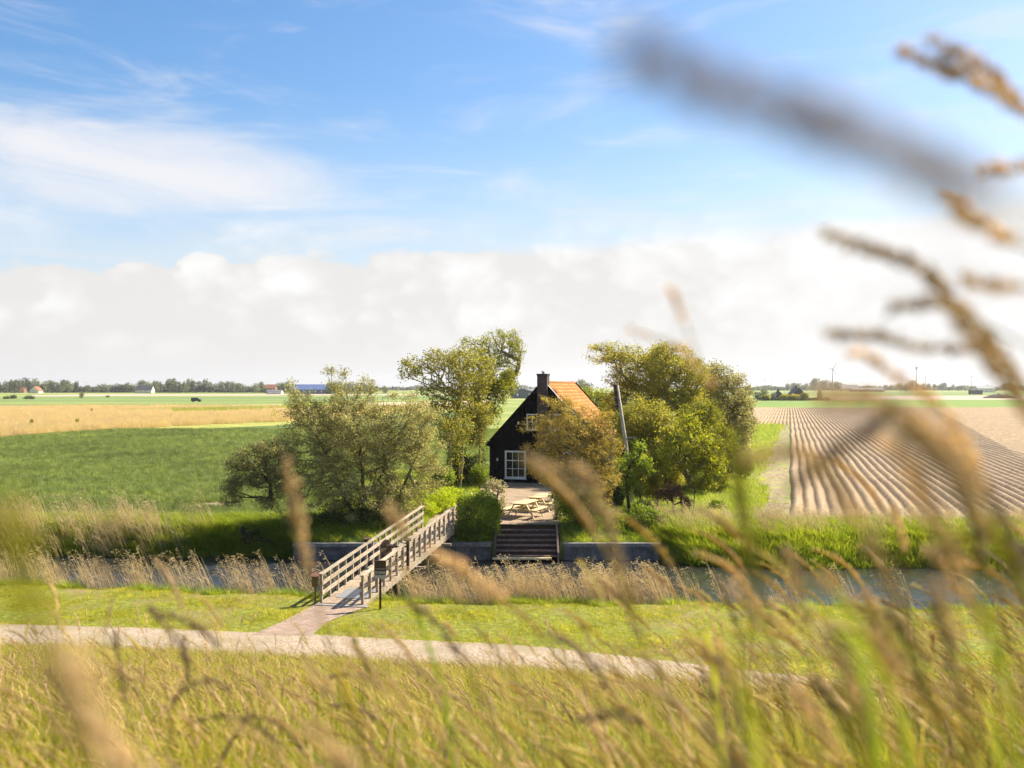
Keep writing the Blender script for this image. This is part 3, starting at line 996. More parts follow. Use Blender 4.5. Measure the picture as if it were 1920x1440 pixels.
def panicle(tipdir, p, length, width, n, curve=0.3):
    """slender lumpy spike with small spikelets standing off it, returns V, F, R"""
    V = []; Fc = []; R = []
    tipdir = np.asarray(tipdir, float)
    ax = lambda t: p + tipdir * length * t + np.array([-curve * length * t * t * 0.5, 0, -curve * length * t * t * 0.6])
    u = np.cross(tipdir, [0.1, 1, 0.2]); u /= np.linalg.norm(u); w_ = np.cross(tipdir, u)
    K = 8; r0 = random.random()
    for i in range(K + 1):
        t = i / K
        r = width * 0.42 * (0.25 + math.sin(PI * min(1, 0.12 + 0.85 * t)) ** 0.7) * random.uniform(0.55, 1.3)
        for q in range(3):
            V.append(ax(t) + r * (math.cos(q * 2.094) * u + math.sin(q * 2.094) * w_)); R.append(r0 * 0.6 + 0.4 * random.random())
    for i in range(K):
        for q in range(3):
            Fc.append((i * 3 + q, i * 3 + (q + 1) % 3, i * 3 + 3 + (q + 1) % 3, i * 3 + 3 + q))
    for i in range(n):
        t = (i + random.random()) / n
        off = rng.normal(0, 1, 3); off -= tipdir * off.dot(tipdir); off /= np.linalg.norm(off)
        c = ax(t) + off * width * 0.3
        d = tipdir * 1.0 + off * 0.45; d /= np.linalg.norm(d)
        s = np.cross(d, rng.normal(0, 1, 3)); s /= np.linalg.norm(s)
        l = random.uniform(0.007, 0.012); w = 0.0013
        b = len(V)
        V += [c, c + d * l * 0.5 + s * w, c + d * l, c + d * l * 0.5 - s * w]
        Fc.append((b, b + 1, b + 2, b + 3)); R += [random.random()] * 4
    return V, Fc, R


def stalk_source(name, nblades, nst, hb, hs, seedn=26, spread=0.09):
    """meadow grass clump: blades + flowering stalks with seed heads"""
    V, Fc, R = tuft(nblades, hb * 0.5, hb, 0.0085, spread, 0.4, 0.5, -0.45, 3)
    mi = [0] * len(Fc)

    def add(v, f, r, m):
        b = len(V); V.extend(v); Fc.extend([tuple(b + q for q in k) for k in f]); R.extend(r); mi.extend([m] * len(f))
    for i in range(nst):
        p = np.array([random.gauss(0, spread), random.gauss(0, spread), -0.03]); h = hs * random.uniform(0.7, 1.25)
        ln = random.uniform(0.25, 0.6); az = PI + random.gauss(0, 0.5)
        d = np.array([math.cos(az), math.sin(az), 0])
        pts = [p + d * h * (ln * q * 0.5 + 0.5 * ln * q * q) + np.array([0, 0, h * q * (1 - 0.12 * q * ln)]) for q in (0, 0.35, 0.7, 1.0)]
        for s in (np.array([-math.sin(az), math.cos(az), 0]), np.array([0.6 * math.cos(az), 0.6 * math.sin(az), 0.5])):
            vv = []
            for q, c in enumerate(pts):
                ww = (0.0016, 0.0014, 0.0011, 0.0007)[q]; vv += [c - s * ww, c + s * ww]
            add(vv, [(0, 1, 3, 2), (2, 3, 5, 4), (4, 5, 7, 6)], [random.random()] * 8, 1)
        td = pts[-1] - pts[-2]; td /= np.linalg.norm(td)
        v, f, r = panicle(td, pts[-1] - td * 0.02, random.uniform(0.09, 0.17), random.uniform(0.005, 0.010), seedn, random.uniform(0.1, 0.7))
        add(v, f, r, 2)
    return np_mesh(name, np.array(V), [np.array(Fc)], [M['grass_slope'], M['seed_stem'], M['seed_head']], rnd=R, mat_idx=mi)


def src_from(name, data, material):
    V, Fc, R = data
    return np_mesh(name, np.array(V), [np.array(Fc)], material, rnd=R)


_gn_cache = {}


def scatter(name, P, rotz, scale, idx, sources, kind='stuff', parent=None, tilt=None):
    """one object whose geometry nodes place the source plants on its points"""
    col = bpy.data.collections.new(name + '_plants')
    for i, me in enumerate(sources):
        col.objects.link(bpy.data.objects.new('%s_src_%02d' % (name, i), me))
    n = len(P)
    me = bpy.data.meshes.new(name)
    me.vertices.add(n); me.vertices.foreach_set('co', np.asarray(P, dtype=np.float32).ravel())
    a = me.attributes.new('rot', 'FLOAT_VECTOR', 'POINT')
    r = np.zeros((n, 3), dtype=np.float32); r[:, 2] = rotz
    if tilt is not None: r[:, :2] = tilt
    a.data.foreach_set('vector', r.ravel())
    a = me.attributes.new('scl', 'FLOAT_VECTOR', 'POINT')
    sc = np.asarray(scale, dtype=np.float32)
    if sc.ndim == 1: sc = np.repeat(sc[:, None], 3, 1)
    a.data.foreach_set('vector', sc.ravel())
    a = me.attributes.new('idx', 'INT', 'POINT'); a.data.foreach_set('value', np.asarray(idx, dtype=np.int32))
    g = bpy.data.node_groups.new(name + '_scatter', 'GeometryNodeTree')
    g.interface.new_socket('Geometry', in_out='INPUT', socket_type='NodeSocketGeometry')
    g.interface.new_socket('Geometry', in_out='OUTPUT', socket_type='NodeSocketGeometry')
    nd = g.nodes
    gi = nd.new('NodeGroupInput'); go = nd.new('NodeGroupOutput')
    iop = nd.new('GeometryNodeInstanceOnPoints'); ci = nd.new('GeometryNodeCollectionInfo')
    ci.inputs['Collection'].default_value = col
    ci.inputs['Separate Children'].default_value = True
    ci.inputs['Reset Children'].default_value = True
    iop.inputs['Pick Instance'].default_value = True

    def attr(nm, typ):
        x = nd.new('GeometryNodeInputNamedAttribute'); x.data_type = typ; x.inputs['Name'].default_value = nm
        return x.outputs['Attribute']
    e2r = nd.new('FunctionNodeEulerToRotation')
    L = g.links
    L.new(gi.outputs[0], iop.inputs['Points'])
    L.new(ci.outputs[0], iop.inputs['Instance'])
    L.new(attr('idx', 'INT'), iop.inputs['Instance Index'])
    L.new(attr('rot', 'FLOAT_VECTOR'), e2r.inputs[0]); L.new(e2r.outputs[0], iop.inputs['Rotation'])
    L.new(attr('scl', 'FLOAT_VECTOR'), iop.inputs['Scale'])
    L.new(iop.outputs[0], go.inputs[0])
    o = bpy.data.objects.new(name, me)
    md = o.modifiers.new('scatter', 'NODES'); md.node_group = g
    link(o, parent)
    tag(o, kind=kind)
    return o


def frustum_points(n, y0, y1, margin=1.5, power=1.0, xlim=None):
    """random ground points between y0 and y1 inside the view wedge (plus a margin to each side)"""
    Y = y0 + (y1 - y0) * rng.random(n) ** power
    hw = 0.505 * Y * 1.08 + margin
    X = rng.uniform(-1, 1, n) * hw
    return X, Y


# ================================================================ BIG STRUCTURE: house
HR = math.radians(15)
house = empty('farmhouse', (2.05, 66.0, 1.0), -HR)
tag(house, 'black wooden farmhouse with steep orange tiled roof between the trees', 'farmhouse')
W2 = 3.62; EZ = 2.56; RZ = 6.55; LEN = 10.0
slope = (RZ - 2.42) / 3.78


def roof_z(x):
    return RZ - abs(x) * slope


# inner shell so no light leaks
mb = MB()
e = roof_z(W2 - 0.08) - 0.12
for y0 in (0.08,):
    mb.raw([(-W2 + .08, 0.08, -0.1), (W2 - .08, 0.08, -0.1), (W2 - .08, 0.08, e), (0, 0.08, RZ - 0.15), (-W2 + .08, 0.08, e),
            (-W2 + .08, LEN - .08, -0.1), (W2 - .08, LEN - .08, -0.1), (W2 - .08, LEN - .08, e), (0, LEN - .08, RZ - 0.15), (-W2 + .08, LEN - .08, e)],
           [(0, 1, 2, 3, 4), (9, 8, 7, 6, 5), (1, 6, 7, 2), (5, 0, 4, 9)])
mb.build('wall', M['wood_black'], house)
# plank cladding: horizontal weatherboards below, upright boards in the gable
hb = 2.62
zz = 0.12; rowh = 0.2
WINS = [(-2.60, -1.17, 0.28, 2.10), (-1.13, -0.36, 3.47, 4.52), (0.36, 1.13, 3.47, 4.52), (1.3, 2.6, 0.28, 2.10)]


def gap_runs(x0, x1, z0, z1):
    """pieces of the span x0..x1 that stay clear of the windows"""
    runs = [(x0, x1)]
    for (a, b, c, d) in WINS:
        if z1 > c - 0.02 and z0 < d + 0.02:
            nr = []
            for (p, q) in runs:
                if b <= p or a >= q: nr.append((p, q)); continue
                if a - p > 0.03: nr.append((p, a))
                if q - b > 0.03: nr.append((b, q))
            runs = nr
    return runs


z = -0.02
while z < hb - 0.01:
    wx = min(W2, (RZ - 0.05 - (z + rowh)) / slope)
    for (a, b) in gap_runs(-wx, wx, z, z + rowh):
        mb = MB().raw([(a, 0.045, z + rowh - .004), (b, 0.045, z + rowh - .004), (b, 0.075, z + rowh - .004), (a, 0.075, z + rowh - .004),
                       (a, 0.015, z), (b, 0.015, z), (b, 0.075, z), (a, 0.075, z)],
                      [(0, 1, 2, 3), (4, 7, 6, 5), (4, 5, 1, 0), (5, 6, 2, 1), (7, 4, 0, 3), (6, 7, 3, 2)])
        mb.build('plank', M['wood_black'], house)
    z += rowh
x = -3.4
while x < 3.4:
    w = 0.2
    za = hb + 0.0
    zt = lambda q: roof_z(q) - 0.10
    if min(zt(x), zt(x + w)) > za + 0.05:
        segs = [(za, None)]
        for (a, b, c, d) in WINS[1:3]:
            if x + w > a and x < b:
                segs = [(za, c - 0.01), (d + 0.01, None)]
        j = random.uniform(0, 0.018)
        for (s0, s1) in segs:
            t0 = zt(x) if s1 is None else s1; t1 = zt(x + w - 0.012) if s1 is None else s1
            mb = MB().raw([(x, 0.03 - j, s0), (x + w - .012, 0.03 - j, s0), (x + w - .012, 0.03 - j, t1), (x, 0.03 - j, t0),
                           (x, 0.075, s0), (x + w - .012, 0.075, s0), (x + w - .012, 0.075, t1), (x, 0.075, t0)],
                          [(0, 1, 2, 3), (7, 6, 5, 4), (0, 4, 5, 1), (1, 5, 6, 2), (2, 6, 7, 3), (3, 7, 4, 0)])
            mb.build('plank', M['wood_black'], house)
    x += w
# side boards (joined, seen edge-on only)
mb = MB()
for s in (-1, 1):
    mb.box((s * W2 - 0.04, 0.02, -0.05), (s * W2 + 0.04, LEN, EZ + 0.02))
mb.build('side_wall', M['wood_black'], house)


def window(x0, x1, z0, z1, nx, nz, fr=0.09, transom=None):
    mb = MB()
    y0, y1 = -0.05, 0.09
    mb.box((x0, y0, z0), (x0 + fr, y1, z1)); mb.box((x1 - fr, y0, z0), (x1, y1, z1))
    mb.box((x0 + fr, y0 + .001, z0), (x1 - fr, y1, z0 + fr)); mb.box((x0 + fr, y0 + .001, z1 - fr), (x1 - fr, y1, z1))
    w = mb.build('window', M['white'], house, bevel=0.006)
    s = MB().box((x0 - 0.05, -0.11, z0 - 0.05), (x1 + 0.05, 0.0, z0 - 0.002)).build('sill', M['white'], w)
    ix0, ix1, iz0, iz1 = x0 + fr, x1 - fr, z0 + fr, z1 - fr
    b = 0.035
    for i in range(1, nx):
        xx = ix0 + (ix1 - ix0) * i / nx
        MB().box((xx - b / 2, -0.012, iz0), (xx + b / 2, 0.03, iz1)).build('glazing_bar', M['white'], w)
    for i in range(1, nz):
        zz = iz0 + (iz1 - iz0) * i / nz
        bb = b * (1.9 if (transom == i) else 1)
        MB().box((ix0, -0.016, zz - bb / 2), (ix1, 0.026, zz + bb / 2)).build('glazing_bar', M['white'], w)
    for i in range(nx):
        for k in range(nz):
            a = ix0 + (ix1 - ix0) * i / nx + 0.006; c = ix0 + (ix1 - ix0) * (i + 1) / nx - 0.006
            d = iz0 + (iz1 - iz0) * k / nz + 0.006; e = iz0 + (iz1 - iz0) * (k + 1) / nz - 0.006
            ty = random.uniform(-0.004, 0.004)
            MB().raw([(a, 0.012 + ty, d), (c, 0.012, d), (c, 0.012 - ty, e), (a, 0.012, e)], [(0, 1, 2, 3)]).build('pane', M['glass'], w)
    return w


window(*WINS[0], 3, 3, 0.11, 2)
window(*WINS[1], 2, 2, 0.08)
window(*WINS[2], 2, 2, 0.08)
window(*WINS[3], 3, 3, 0.11, 2)


def tiled_slope(side):
    """pantiles: rows that overlap, each tile an S-curve"""
    tw, th = 0.235, 0.31
    L = math.hypot(3.78, 3.78 * slope) + 0.02
    nx_ = int((LEN + 0.3) / tw); nz_ = int(L / th) + 1
    u = np.linspace(0, 1, 6)
    prof = 0.028 * np.cos(2 * PI * u - 0.6)
    d = np.array([side * 1.0, 0, -slope]); d /= np.linalg.norm(d)
    nrm = np.array([side * slope, 0, 1.0]); nrm /= np.linalg.norm(nrm)
    V = []; Fc = []; R = []; b = 0
    for r in range(nz_):
        for c in range(nx_):
            y0 = -0.15 + c * tw
            s0 = r * th; s1 = min((r + 1) * th + 0.05, L)
            lift0, lift1 = 0.035, 0.062 + rng.normal(0, 0.002)
            rv_ = rng.random()
            for s_, lf in ((s0, lift0), (s1, lift1), (s1, lift1 - 0.02)):
                for q in range(6):
                    p = np.array([0, y0 + u[q] * tw, RZ]) + d * s_ + nrm * (lf + prof[q])
                    V.append(p)
            for k in range(2):
                for q in range(5):
                    f = (b + k * 6 + q, b + k * 6 + q + 1, b + (k + 1) * 6 + q + 1, b + (k + 1) * 6 + q)
                    Fc.append(f if side < 0 else f[::-1])
            R += [rv_] * 18
            b += 18
    return V, Fc, R


roof_me = []
for side in (-1, 1):
    d = np.array([side * 1.0, 0, -slope]); d /= np.linalg.norm(d)
    L_ = math.hypot(3.78, 3.78 * slope)
    a = np.array([0, -0.12, RZ]); bq = np.array([0, LEN + 0.12, RZ]); c = bq + d * L_; e2 = a + d * L_
    nrm = np.array([side * slope, 0, 1.0]); nrm /= np.linalg.norm(nrm)
    vs = [a, bq, c, e2, a - nrm * .1, bq - nrm * .1, c - nrm * .1, e2 - nrm * .1]
    rf = MB().raw(vs, [(0, 1, 2, 3), (7, 6, 5, 4), (0, 4, 5, 1), (1, 5, 6, 2), (2, 6, 7, 3), (3, 7, 4, 0)]).build('roof', M['wood_black'], house)
    V, Fc, R = tiled_slope(side)
    me = np_mesh('roof_tiling', np.array(V), [np.array(Fc)], M['tile'], rnd=R, smooth=False)
    tag(link(bpy.data.objects.new('roof_tiling', me), rf), kind='stuff')
    # ridge half covered by half-round caps
    for (yy, pale) in ((-0.17, True), (LEN + 0.12, False)):
        m_ = M['white'] if (pale and side > 0) else M['wood_black']
        p0 = Vector((side * 0.02, yy, RZ + 0.03)); p1 = p0 + Vector(d) * (L_ + 0.03)
        bb = MB().beam(p0, p1, 0.05, 0.2, nrm).build('bargeboard', M['wood_black'], house)
        if pale and side > 0:
            MB().beam(p0 + Vector(nrm) * 0.105, p1 + Vector(nrm) * 0.105, 0.10, 0.02, nrm).build('verge_strip', M['white'], bb)
for i in range(26):
    y0 = -0.15 + i * 0.4
    mb = MB(); k = 7
    ring = lambda yy, r: [(r * math.cos(PI * q / (k - 1)), yy, RZ + 0.03 + r * 0.8 * math.sin(PI * q / (k - 1))) for q in range(k)]
    vs = ring(y0, 0.125) + ring(y0 + 0.42, 0.11)
    mb.raw(vs, [(q, q + 1, k + q + 1, k + q) for q in range(k - 1)] + [tuple(range(k))[::-1]])
    o = mb.build('ridge_tile', M['tile'], house, True)
# chimney stack on the gable
ch = MB().box((-0.33, -0.42, -0.05), (0.33, 0.32, 7.02)).build('chimney', M['brick'], house, bevel=0.01)
MB().box((-0.36, -0.45, 7.021), (0.36, 0.35, 7.14)).build('chimney_band', M['brick'], ch)
MB().tube([(0.0, -0.05, 7.14), (0.0, -0.05, 7.28)], [0.10, 0.085], 10).build('pot', M['pot'], ch)
MB().tube([(0.0, -0.05, 7.28), (0.0, -0.05, 7.32)], [0.16, 0.12], 10).build('cowl', M['pot'], ch)
for (lx, lz) in ((-3.1, 1.55), (-1.68, 3.95)):
    mb = MB().box((lx - 0.03, -0.06, lz - 0.05), (lx + 0.03, 0.02, lz + 0.05))
    mb.tube([(lx, -0.09, lz + 0.06), (lx, -0.09, lz - 0.12)], [0.035, 0.07], 8)
    mb.build('wall_lamp', M['white'], house)

# ================================================================ quay wall of the far bank
wall = empty('quay_wall', (0, 45, 0)); tag(wall, 'grey concrete quay wall along the far side of the canal below the garden', 'wall')
share = {}


def shared_box(name, key, lo, hi, material, loc, parent, rz=0.0):
    if key not in share:
        me = bpy.data.meshes.new(name)
        b = MB().box(lo, hi); me.from_pydata(b.v, [], b.f); me.materials.append(material); share[key] = me
    o = bpy.data.objects.new(name, share[key]); o.location = loc; o.rotation_euler = (0, 0, rz)
    return link(o, parent)


for (a, b) in ((-9.72, -0.95), (2.30, 6.58)):
    n = int(round((b - a) / 0.30)); w = (b - a) / n
    for i in range(n):
        shared_box('panel', 'qp%d' % n, (0.006, 0, -1.2), (w - 0.006, 0.09, 0.20), M['concrete'], (a + i * w, random.uniform(-0.012, 0.012), random.uniform(-.01, 0)), wall)
    n = int(round((b - a) / 2.9)); w = (b - a) / n
    for i in range(n):
        o = shared_box('cap_beam', 'qc%d' % n, (0.004, -0.10, 0.201), (w - 0.004, 0.24, 0.36), M['concrete_cap'], (a + i * w, 0, 0), wall)

# steps
steps = empty('landing_steps', (0.65, 45, 0)); tag(steps, 'dark brown timber steps going down to the canal from the terrace', 'steps')
sx0, sx1 = -0.70 - 0.65, 1.98 - 0.65
nst = 6; top = 1.0; bot = -0.12
for i in range(nst):
    zt_ = top - (top - bot) * (i + 1) / nst + 0.0; yy = 1.28 - 0.30 * (i + 1)
    seg = ((sx0, (sx0 + sx1) / 2 - 0.004), ((sx0 + sx1) / 2 + 0.004, sx1))
    for (a, b) in seg:
        o = MB().box((a, yy - 0.02 + random.uniform(-.01, .01), zt_ - 0.05), (b, yy + 0.30, zt_ + random.uniform(-.004, .004))).build('tread', M['wood_step'], steps, bevel=0.008)  # weathered wood, with sunlight on the treads painted into its paler colour
        MB().box((a, yy + 0.26, zt_ + 0.003), (b, yy + 0.30, zt_ + (top - bot) / nst - 0.053)).build('riser', M['wood_brown'], steps)  # darker wood than the tread: the riser's shade is put into its colour
MB().box((sx0 - 0.15, -0.75, bot - 0.14), (sx1 - 0.25, -0.53, bot - 0.06)).build('landing_beam', M['wood_table'], steps, bevel=0.01)
for s, xx in ((0, sx0 - 0.08), (1, sx1 + 0.01)):
    MB().raw([(xx, -0.62, -1.2), (xx, 1.3, -1.2), (xx, 1.3, 1.02), (xx, 0.9, 1.02), (xx, -0.62, 0.02),
              (xx + .08, -0.62, -1.2), (xx + .08, 1.3, -1.2), (xx + .08, 1.3, 1.02), (xx + .08, 0.9, 1.02), (xx + .08, -0.62, 0.02)],
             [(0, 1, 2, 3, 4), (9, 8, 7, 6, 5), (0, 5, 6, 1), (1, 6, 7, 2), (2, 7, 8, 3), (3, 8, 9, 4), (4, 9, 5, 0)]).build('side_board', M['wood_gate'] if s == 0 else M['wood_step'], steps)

# ================================================================ footbridge
bridge = empty('footbridge', (-5.7, 33.8, 0)); tag(bridge, 'weathered wooden footbridge with slatted handrails rising across the canal', 'bridge')
N0 = np.array([0.0, 0.0, 0.06]); F0 = np.array([2.36, 11.9, 0.94])
bd = F0 - N0; blen = np.linalg.norm(bd); bdir = bd / blen
bside = np.array([bdir[1], -bdir[0], 0]); bside /= np.linalg.norm(bside)     # to the right
HWID = 0.70


def bp(t, s, z):
    return N0 + bd * t + bside * s + np.array([0, 0, z])


npl = 82
pitchang = math.asin(bdir[2]); yaw = -math.atan2(bdir[0], bdir[1])
pw = blen / npl
pm = bpy.data.meshes.new('deck_plank'); b_ = MB().box((-HWID, -pw / 2 + .006, -0.04), (HWID, pw / 2 - .006, 0)); pm.from_pydata(b_.v, [], b_.f); pm.materials.append(M['wood_deck'])
for i in range(npl):
    o = bpy.data.objects.new('plank', pm); o.location = bp((i + 0.5) / npl, random.uniform(-.012, .012), random.uniform(-.004, .003)); o.rotation_euler = (pitchang, 0, yaw)
    link(o, bridge)
for s in (-1, 1):
    # fascia stringer
    MB().beam(bp(0, s * (HWID + .035), -0.12), bp(1, s * (HWID + .035), -0.12), 0.07, 0.22).build('stringer', M['wood_grey'], bridge)
    # rails: in overlapping lengths
    for (zc, hh, ww, nm, so) in ((0.95, 0.05, 0.14, 'handrail', 0.03), (0.66, 0.14, 0.03, 'rail_board', -0.035), (0.33, 0.14, 0.03, 'rail_board', -0.035)):
        cuts = [0, 0.30, 0.64, 1.0]
        for a, b in zip(cuts[:-1], cuts[1:]):
            t1 = b - (0.0006 if b < 1 else 0)
            MB().beam(bp(a, s * (HWID + so), zc), bp(t1, s * (HWID + so), zc), ww, hh).build(nm, M['wood_grey'], bridge, bevel=0.004)
    npost = 17
    for i in range(npost):
        t = (i + 0.12) / (npost - 0.76)
        p = bp(t, s * (HWID + 0.025), 0)
        gz = -0.30
        lo = p + np.array([0, 0, gz]); hi = p + np.array([0, 0, 0.925])
        MB().beam(lo, hi, 0.08, 0.075, bdir * np.array([1, 1, 0])).build('post', M['wood_grey'], bridge, bevel=0.004)
    for t in (0.0, 0.33, 0.66, 0.98):
        p = bp(t, s * (HWID - 0.05), -0.2)
        MB().tube([p + np.array([0, 0, -1.3]), p], [0.11, 0.11], 9).build('pile', M['wood_gate'], bridge, True)
for t in (0.15, 0.33, 0.5, 0.66, 0.83):
    MB().beam(bp(t, -HWID - 0.25, -0.26), bp(t, HWID + 0.45, -0.26), 0.12, 0.09).build('cross_beam', M['wood_grey'], bridge)
for (t0, t1) in ((0.055, 0.15),):
    a = bp(t0, -HWID + 0.25, 0.012); b = bp(t0, HWID - 0.1, 0.012); c = bp(t1, HWID - 0.1, 0.012); d = bp(t1, -HWID + 0.25, 0.012)
    MB().raw([a, b, c, d] + [q - np.array([0, 0, 0.008]) for q in (a, b, c, d)], [(0, 1, 2, 3), (0, 4, 5, 1), (1, 5, 6, 2), (2, 6, 7, 3), (3, 7, 4, 0)]).build('steel_plate', M['steel'], bridge)
MB().box((-HWID - .15, -0.25, -0.10), (HWID + .25, -0.01, 0.05), Matrix.Rotation(yaw, 4, 'Z')).build('threshold', M['concrete_cap'], bridge, bevel=0.01)

# gate across the middle of the bridge, left open
B0 = np.array([-5.7, 33.8, 0.0])
gp_ = bp(0.42, 0.12, 0.0) + B0
gate = empty('bridge_gate', tuple(gp_)); tag(gate, 'dark round topped slatted gate standing open halfway over the footbridge', 'gate')
nsl = 9; gw = 0.46
for i in range(nsl):
    u = (i + 0.5) / nsl; h = 0.50 + 0.26 * math.sin(PI * u) ** 0.7
    xx = -gw + u * gw
    MB().box((xx - 0.021, -0.015, 0.27 - 0.04 * math.sin(PI * u)), (xx + 0.021, 0.015, 0.27 + h)).build('slat', M['wood_gate'], gate)
for zz in (0.36, 0.74):
    MB().box((-gw, 0.016, zz - 0.035), (0.56, 0.05, zz + 0.035)).build('rail', M['wood_brown'], gate)
for s, lb in ((-1, 'dark gate post with brown cap on the left handrail of the footbridge'), (1, 'dark gate post with brown cap on the right handrail of the footbridge')):
    q = bp(0.40, s * (HWID + 0.12), -0.1) + B0
    gpo = empty('gate_post', tuple(q)); tag(gpo, lb, 'gate post', 'posts of the bridge gate')
    MB().box((-0.05, -0.05, 0), (0.05, 0.05, 1.15)).build('post', M['wood_brown'], gpo, bevel=0.006)
    MB().raw([(-0.12, -0.10, 1.151), (0.12, -0.10, 1.151), (0.12, 0.10, 1.151), (-0.12, 0.10, 1.151), (-0.12, -0.10, 1.18), (0.12, -0.10, 1.18), (0.12, 0.10, 1.24), (-0.12, 0.10, 1.24)],
             [(0, 3, 2, 1), (4, 5, 6, 7), (0, 1, 5, 4), (1, 2, 6, 5), (2, 3, 7, 6), (3, 0, 4, 7)]).build('cap', M['wood_gate'], gpo)
# letter box at the near left end
q = bp(0.0, -HWID - 0.18, 0.0) + B0 + np.array([0, -0.05, 0])
lbx = empty('letter_box', (q[0], q[1], 0.0)); tag(lbx, 'dark brown letter box with sloping lid on the near left bridge post', 'letter box')
MB().box((-0.12, -0.10, 0.62), (0.08, 0.10, 0.95)).build('body', M['wood_brown'], lbx, bevel=0.006)
MB().raw([(-0.16, -0.14, 0.951), (0.10, -0.14, 0.951), (0.10, 0.13, 1.03), (-0.16, 0.13, 1.03), (-0.16, -0.14, 0.975), (0.10, -0.14, 0.975), (0.10, 0.13, 1.055), (-0.16, 0.13, 1.055)],
         [(0, 3, 2, 1), (4, 5, 6, 7), (0, 1, 5, 4), (1, 2, 6, 5), (2, 3, 7, 6), (3, 0, 4, 7)]).build('lid', plain('lid_red', (0.15, 0.065, 0.04), 0.7), lbx)
MB().box((-0.05, -0.03, 0.0), (0.01, 0.03, 0.62)).build('post', M['wood_brown'], lbx)

# sign in front of the right rail
sp = px(713, 1136, 33.2)
sign = empty('name_sign', (sp[0], 33.2, 0.0)); tag(sign, 'small dark name sign on a brown post in front of the footbridge', 'sign')
zt_ = px(713, 1052, 33.2)[2]; zb_ = px(713, 1084, 33.2)[2]
MB().box((-0.035, 0.0, -0.1), (0.035, 0.07, zt_ - 0.05)).build('post', M['wood_brown'], sign, bevel=0.005)
zc_ = zb_ + 0.105
MB().box((-0.195, -0.03, zc_ + 0.001), (0.195, -0.001, zt_)).build('panel', M['sign_dark'], sign, bevel=0.004)
MB().box((-0.195, -0.032, zb_), (0.195, -0.001, zc_)).build('lower_panel', M['sign_grey'], sign, bevel=0.003)
MB().box((-0.14, -0.034, zt_ - 0.26), (0.15, -0.0305, zt_ - 0.243)).build('stripe', M['sign_grey'], sign)
tc = bpy.data.curves.new('lettering', 'FONT'); tc.body = 'DE SOPHIE'; tc.align_x = 'CENTER'; tc.align_y = 'CENTER'; tc.size = 0.135; tc.extrude = 0.001
tc.materials.append(M['sign_text'])
_fo = bpy.data.objects.new('lettering_curve', tc); C.objects.link(_fo)
bpy.context.view_layer.update()
_lm = bpy.data.meshes.new_from_object(_fo.evaluated_get(bpy.context.evaluated_depsgraph_get())); C.objects.unlink(_fo); bpy.data.objects.remove(_fo)
_lm.name = 'lettering'; _lm.materials.clear(); _lm.materials.append(M['sign_text'])
to = bpy.data.objects.new('lettering', _lm); to.rotation_euler = (PI / 2, 0, 0); to.scale = (0.52, 1, 1); to.location = (0, -0.034, zc_ + 0.075)
link(to, sign)
# long-stemmed mound of thatch: small dark cap on the sign
MB().box((-0.21, -0.045, zt_ + 0.001), (0.21, 0.06, zt_ + 0.02)).build('cap', M['wood_brown'], sign)

# ================================================================ picnic tables
def picnic_table(label, x, y, rz, z=TZ):
    t = empty('picnic_table', (x, y, z), rz); tag(t, label, 'picnic table', 'wooden picnic tables on the terrace')
    L2 = 0.95
    for i in range(5):
        xx = -0.37 + i * 0.148
        MB().box((xx, -L2, 0.715), (xx + 0.14, L2, 0.75)).build('plank', M['wood_table'], t, bevel=0.004)
    for s in (-1, 1):
        for k in range(2):
            xa = s * 0.58 + (k if s > 0 else -k) * 0.15
            a, b = sorted((xa, xa + s * 0.14))
            MB().box((a, -L2, 0.425), (b, L2, 0.46)).build('seat_plank', M['wood_table'], t, bevel=0.004)
    for yy in (-0.62, 0.62):
        for s in (-1, 1):
            MB().beam((s * 0.28, yy, 0.714), (s * 0.72, yy, 0.0), 0.045, 0.10, (0, 1, 0)).build('leg', M['wood_table'], t)
        MB().box((-0.82, yy + 0.055, 0.33), (0.82, yy + 0.10, 0.424)).build('seat_beam', M['wood_table'], t)
        MB().box((-0.34, yy + 0.055, 0.62), (0.34, yy + 0.10, 0.714)).build('top_beam', M['wood_table'], t)
        MB().beam((0, yy + 0.08 * (1 if yy < 0 else -1), 0.37), (0, yy * 0.12, 0.70), 0.05, 0.07).build('brace', M['wood_table'], t)
    return t


picnic_table('pale wooden picnic table nearest the dark landing steps', 0.62, 48.9, -HR - 0.12)
picnic_table('pale wooden picnic table farther back towards the black farmhouse', 1.45, 51.6, -HR - 0.12)

# ================================================================ leaning pole
pl_ = px(1178, 960, 54.0); base_ = np.array([pl_[0] + 0.25, 54.0, 1.0])
pole = empty('leaning_pole', tuple(base_)); tag(pole, 'tall weathered wooden pole leaning beside the russet tree with dark board at its top', 'pole')
tp = px(1157, 722, 54.0) - base_
MB().tube([(0, 0, -0.2), tuple(tp * 0.5 + np.array([0.05, 0, 0])), tuple(tp)], [0.12, 0.10, 0.085], 9).build('shaft', M['wood_pole'], pole, True)
MB().beam(tp * 0.80 + np.array([-0.17, -0.12, 0]), tp + np.array([-0.13, -0.12, 0.02]), 0.16, 0.06, (0, 1, 0)).build('board', M['wood_brown'], pole)
for k in (0.84, 0.90, 0.96):
    MB().beam(tp * k + np.array([-0.30, -0.16, 0]), tp * k + np.array([-0.02, -0.16, 0.0]), 0.03, 0.03).build('peg', M['wood_pole'], pole)
MB().beam(tp * 0.56 + np.array([0, 0, 0]), tp * 0.56 + np.array([0.62, -0.05, 0.02]), 0.05, 0.07).build('bracket', M['wood_pole'], pole)
MB().box((tp[0] * 0.42 - 0.5, -0.1, tp[2] * 0.42), (tp[0] * 0.42 - 0.12, 0.1, tp[2] * 0.42 + 0.3)).build('box', M['wood_black'], pole)

# ================================================================ TREES round the house
def g1(x, y, Y):
    p = px(x, y, Y); return p


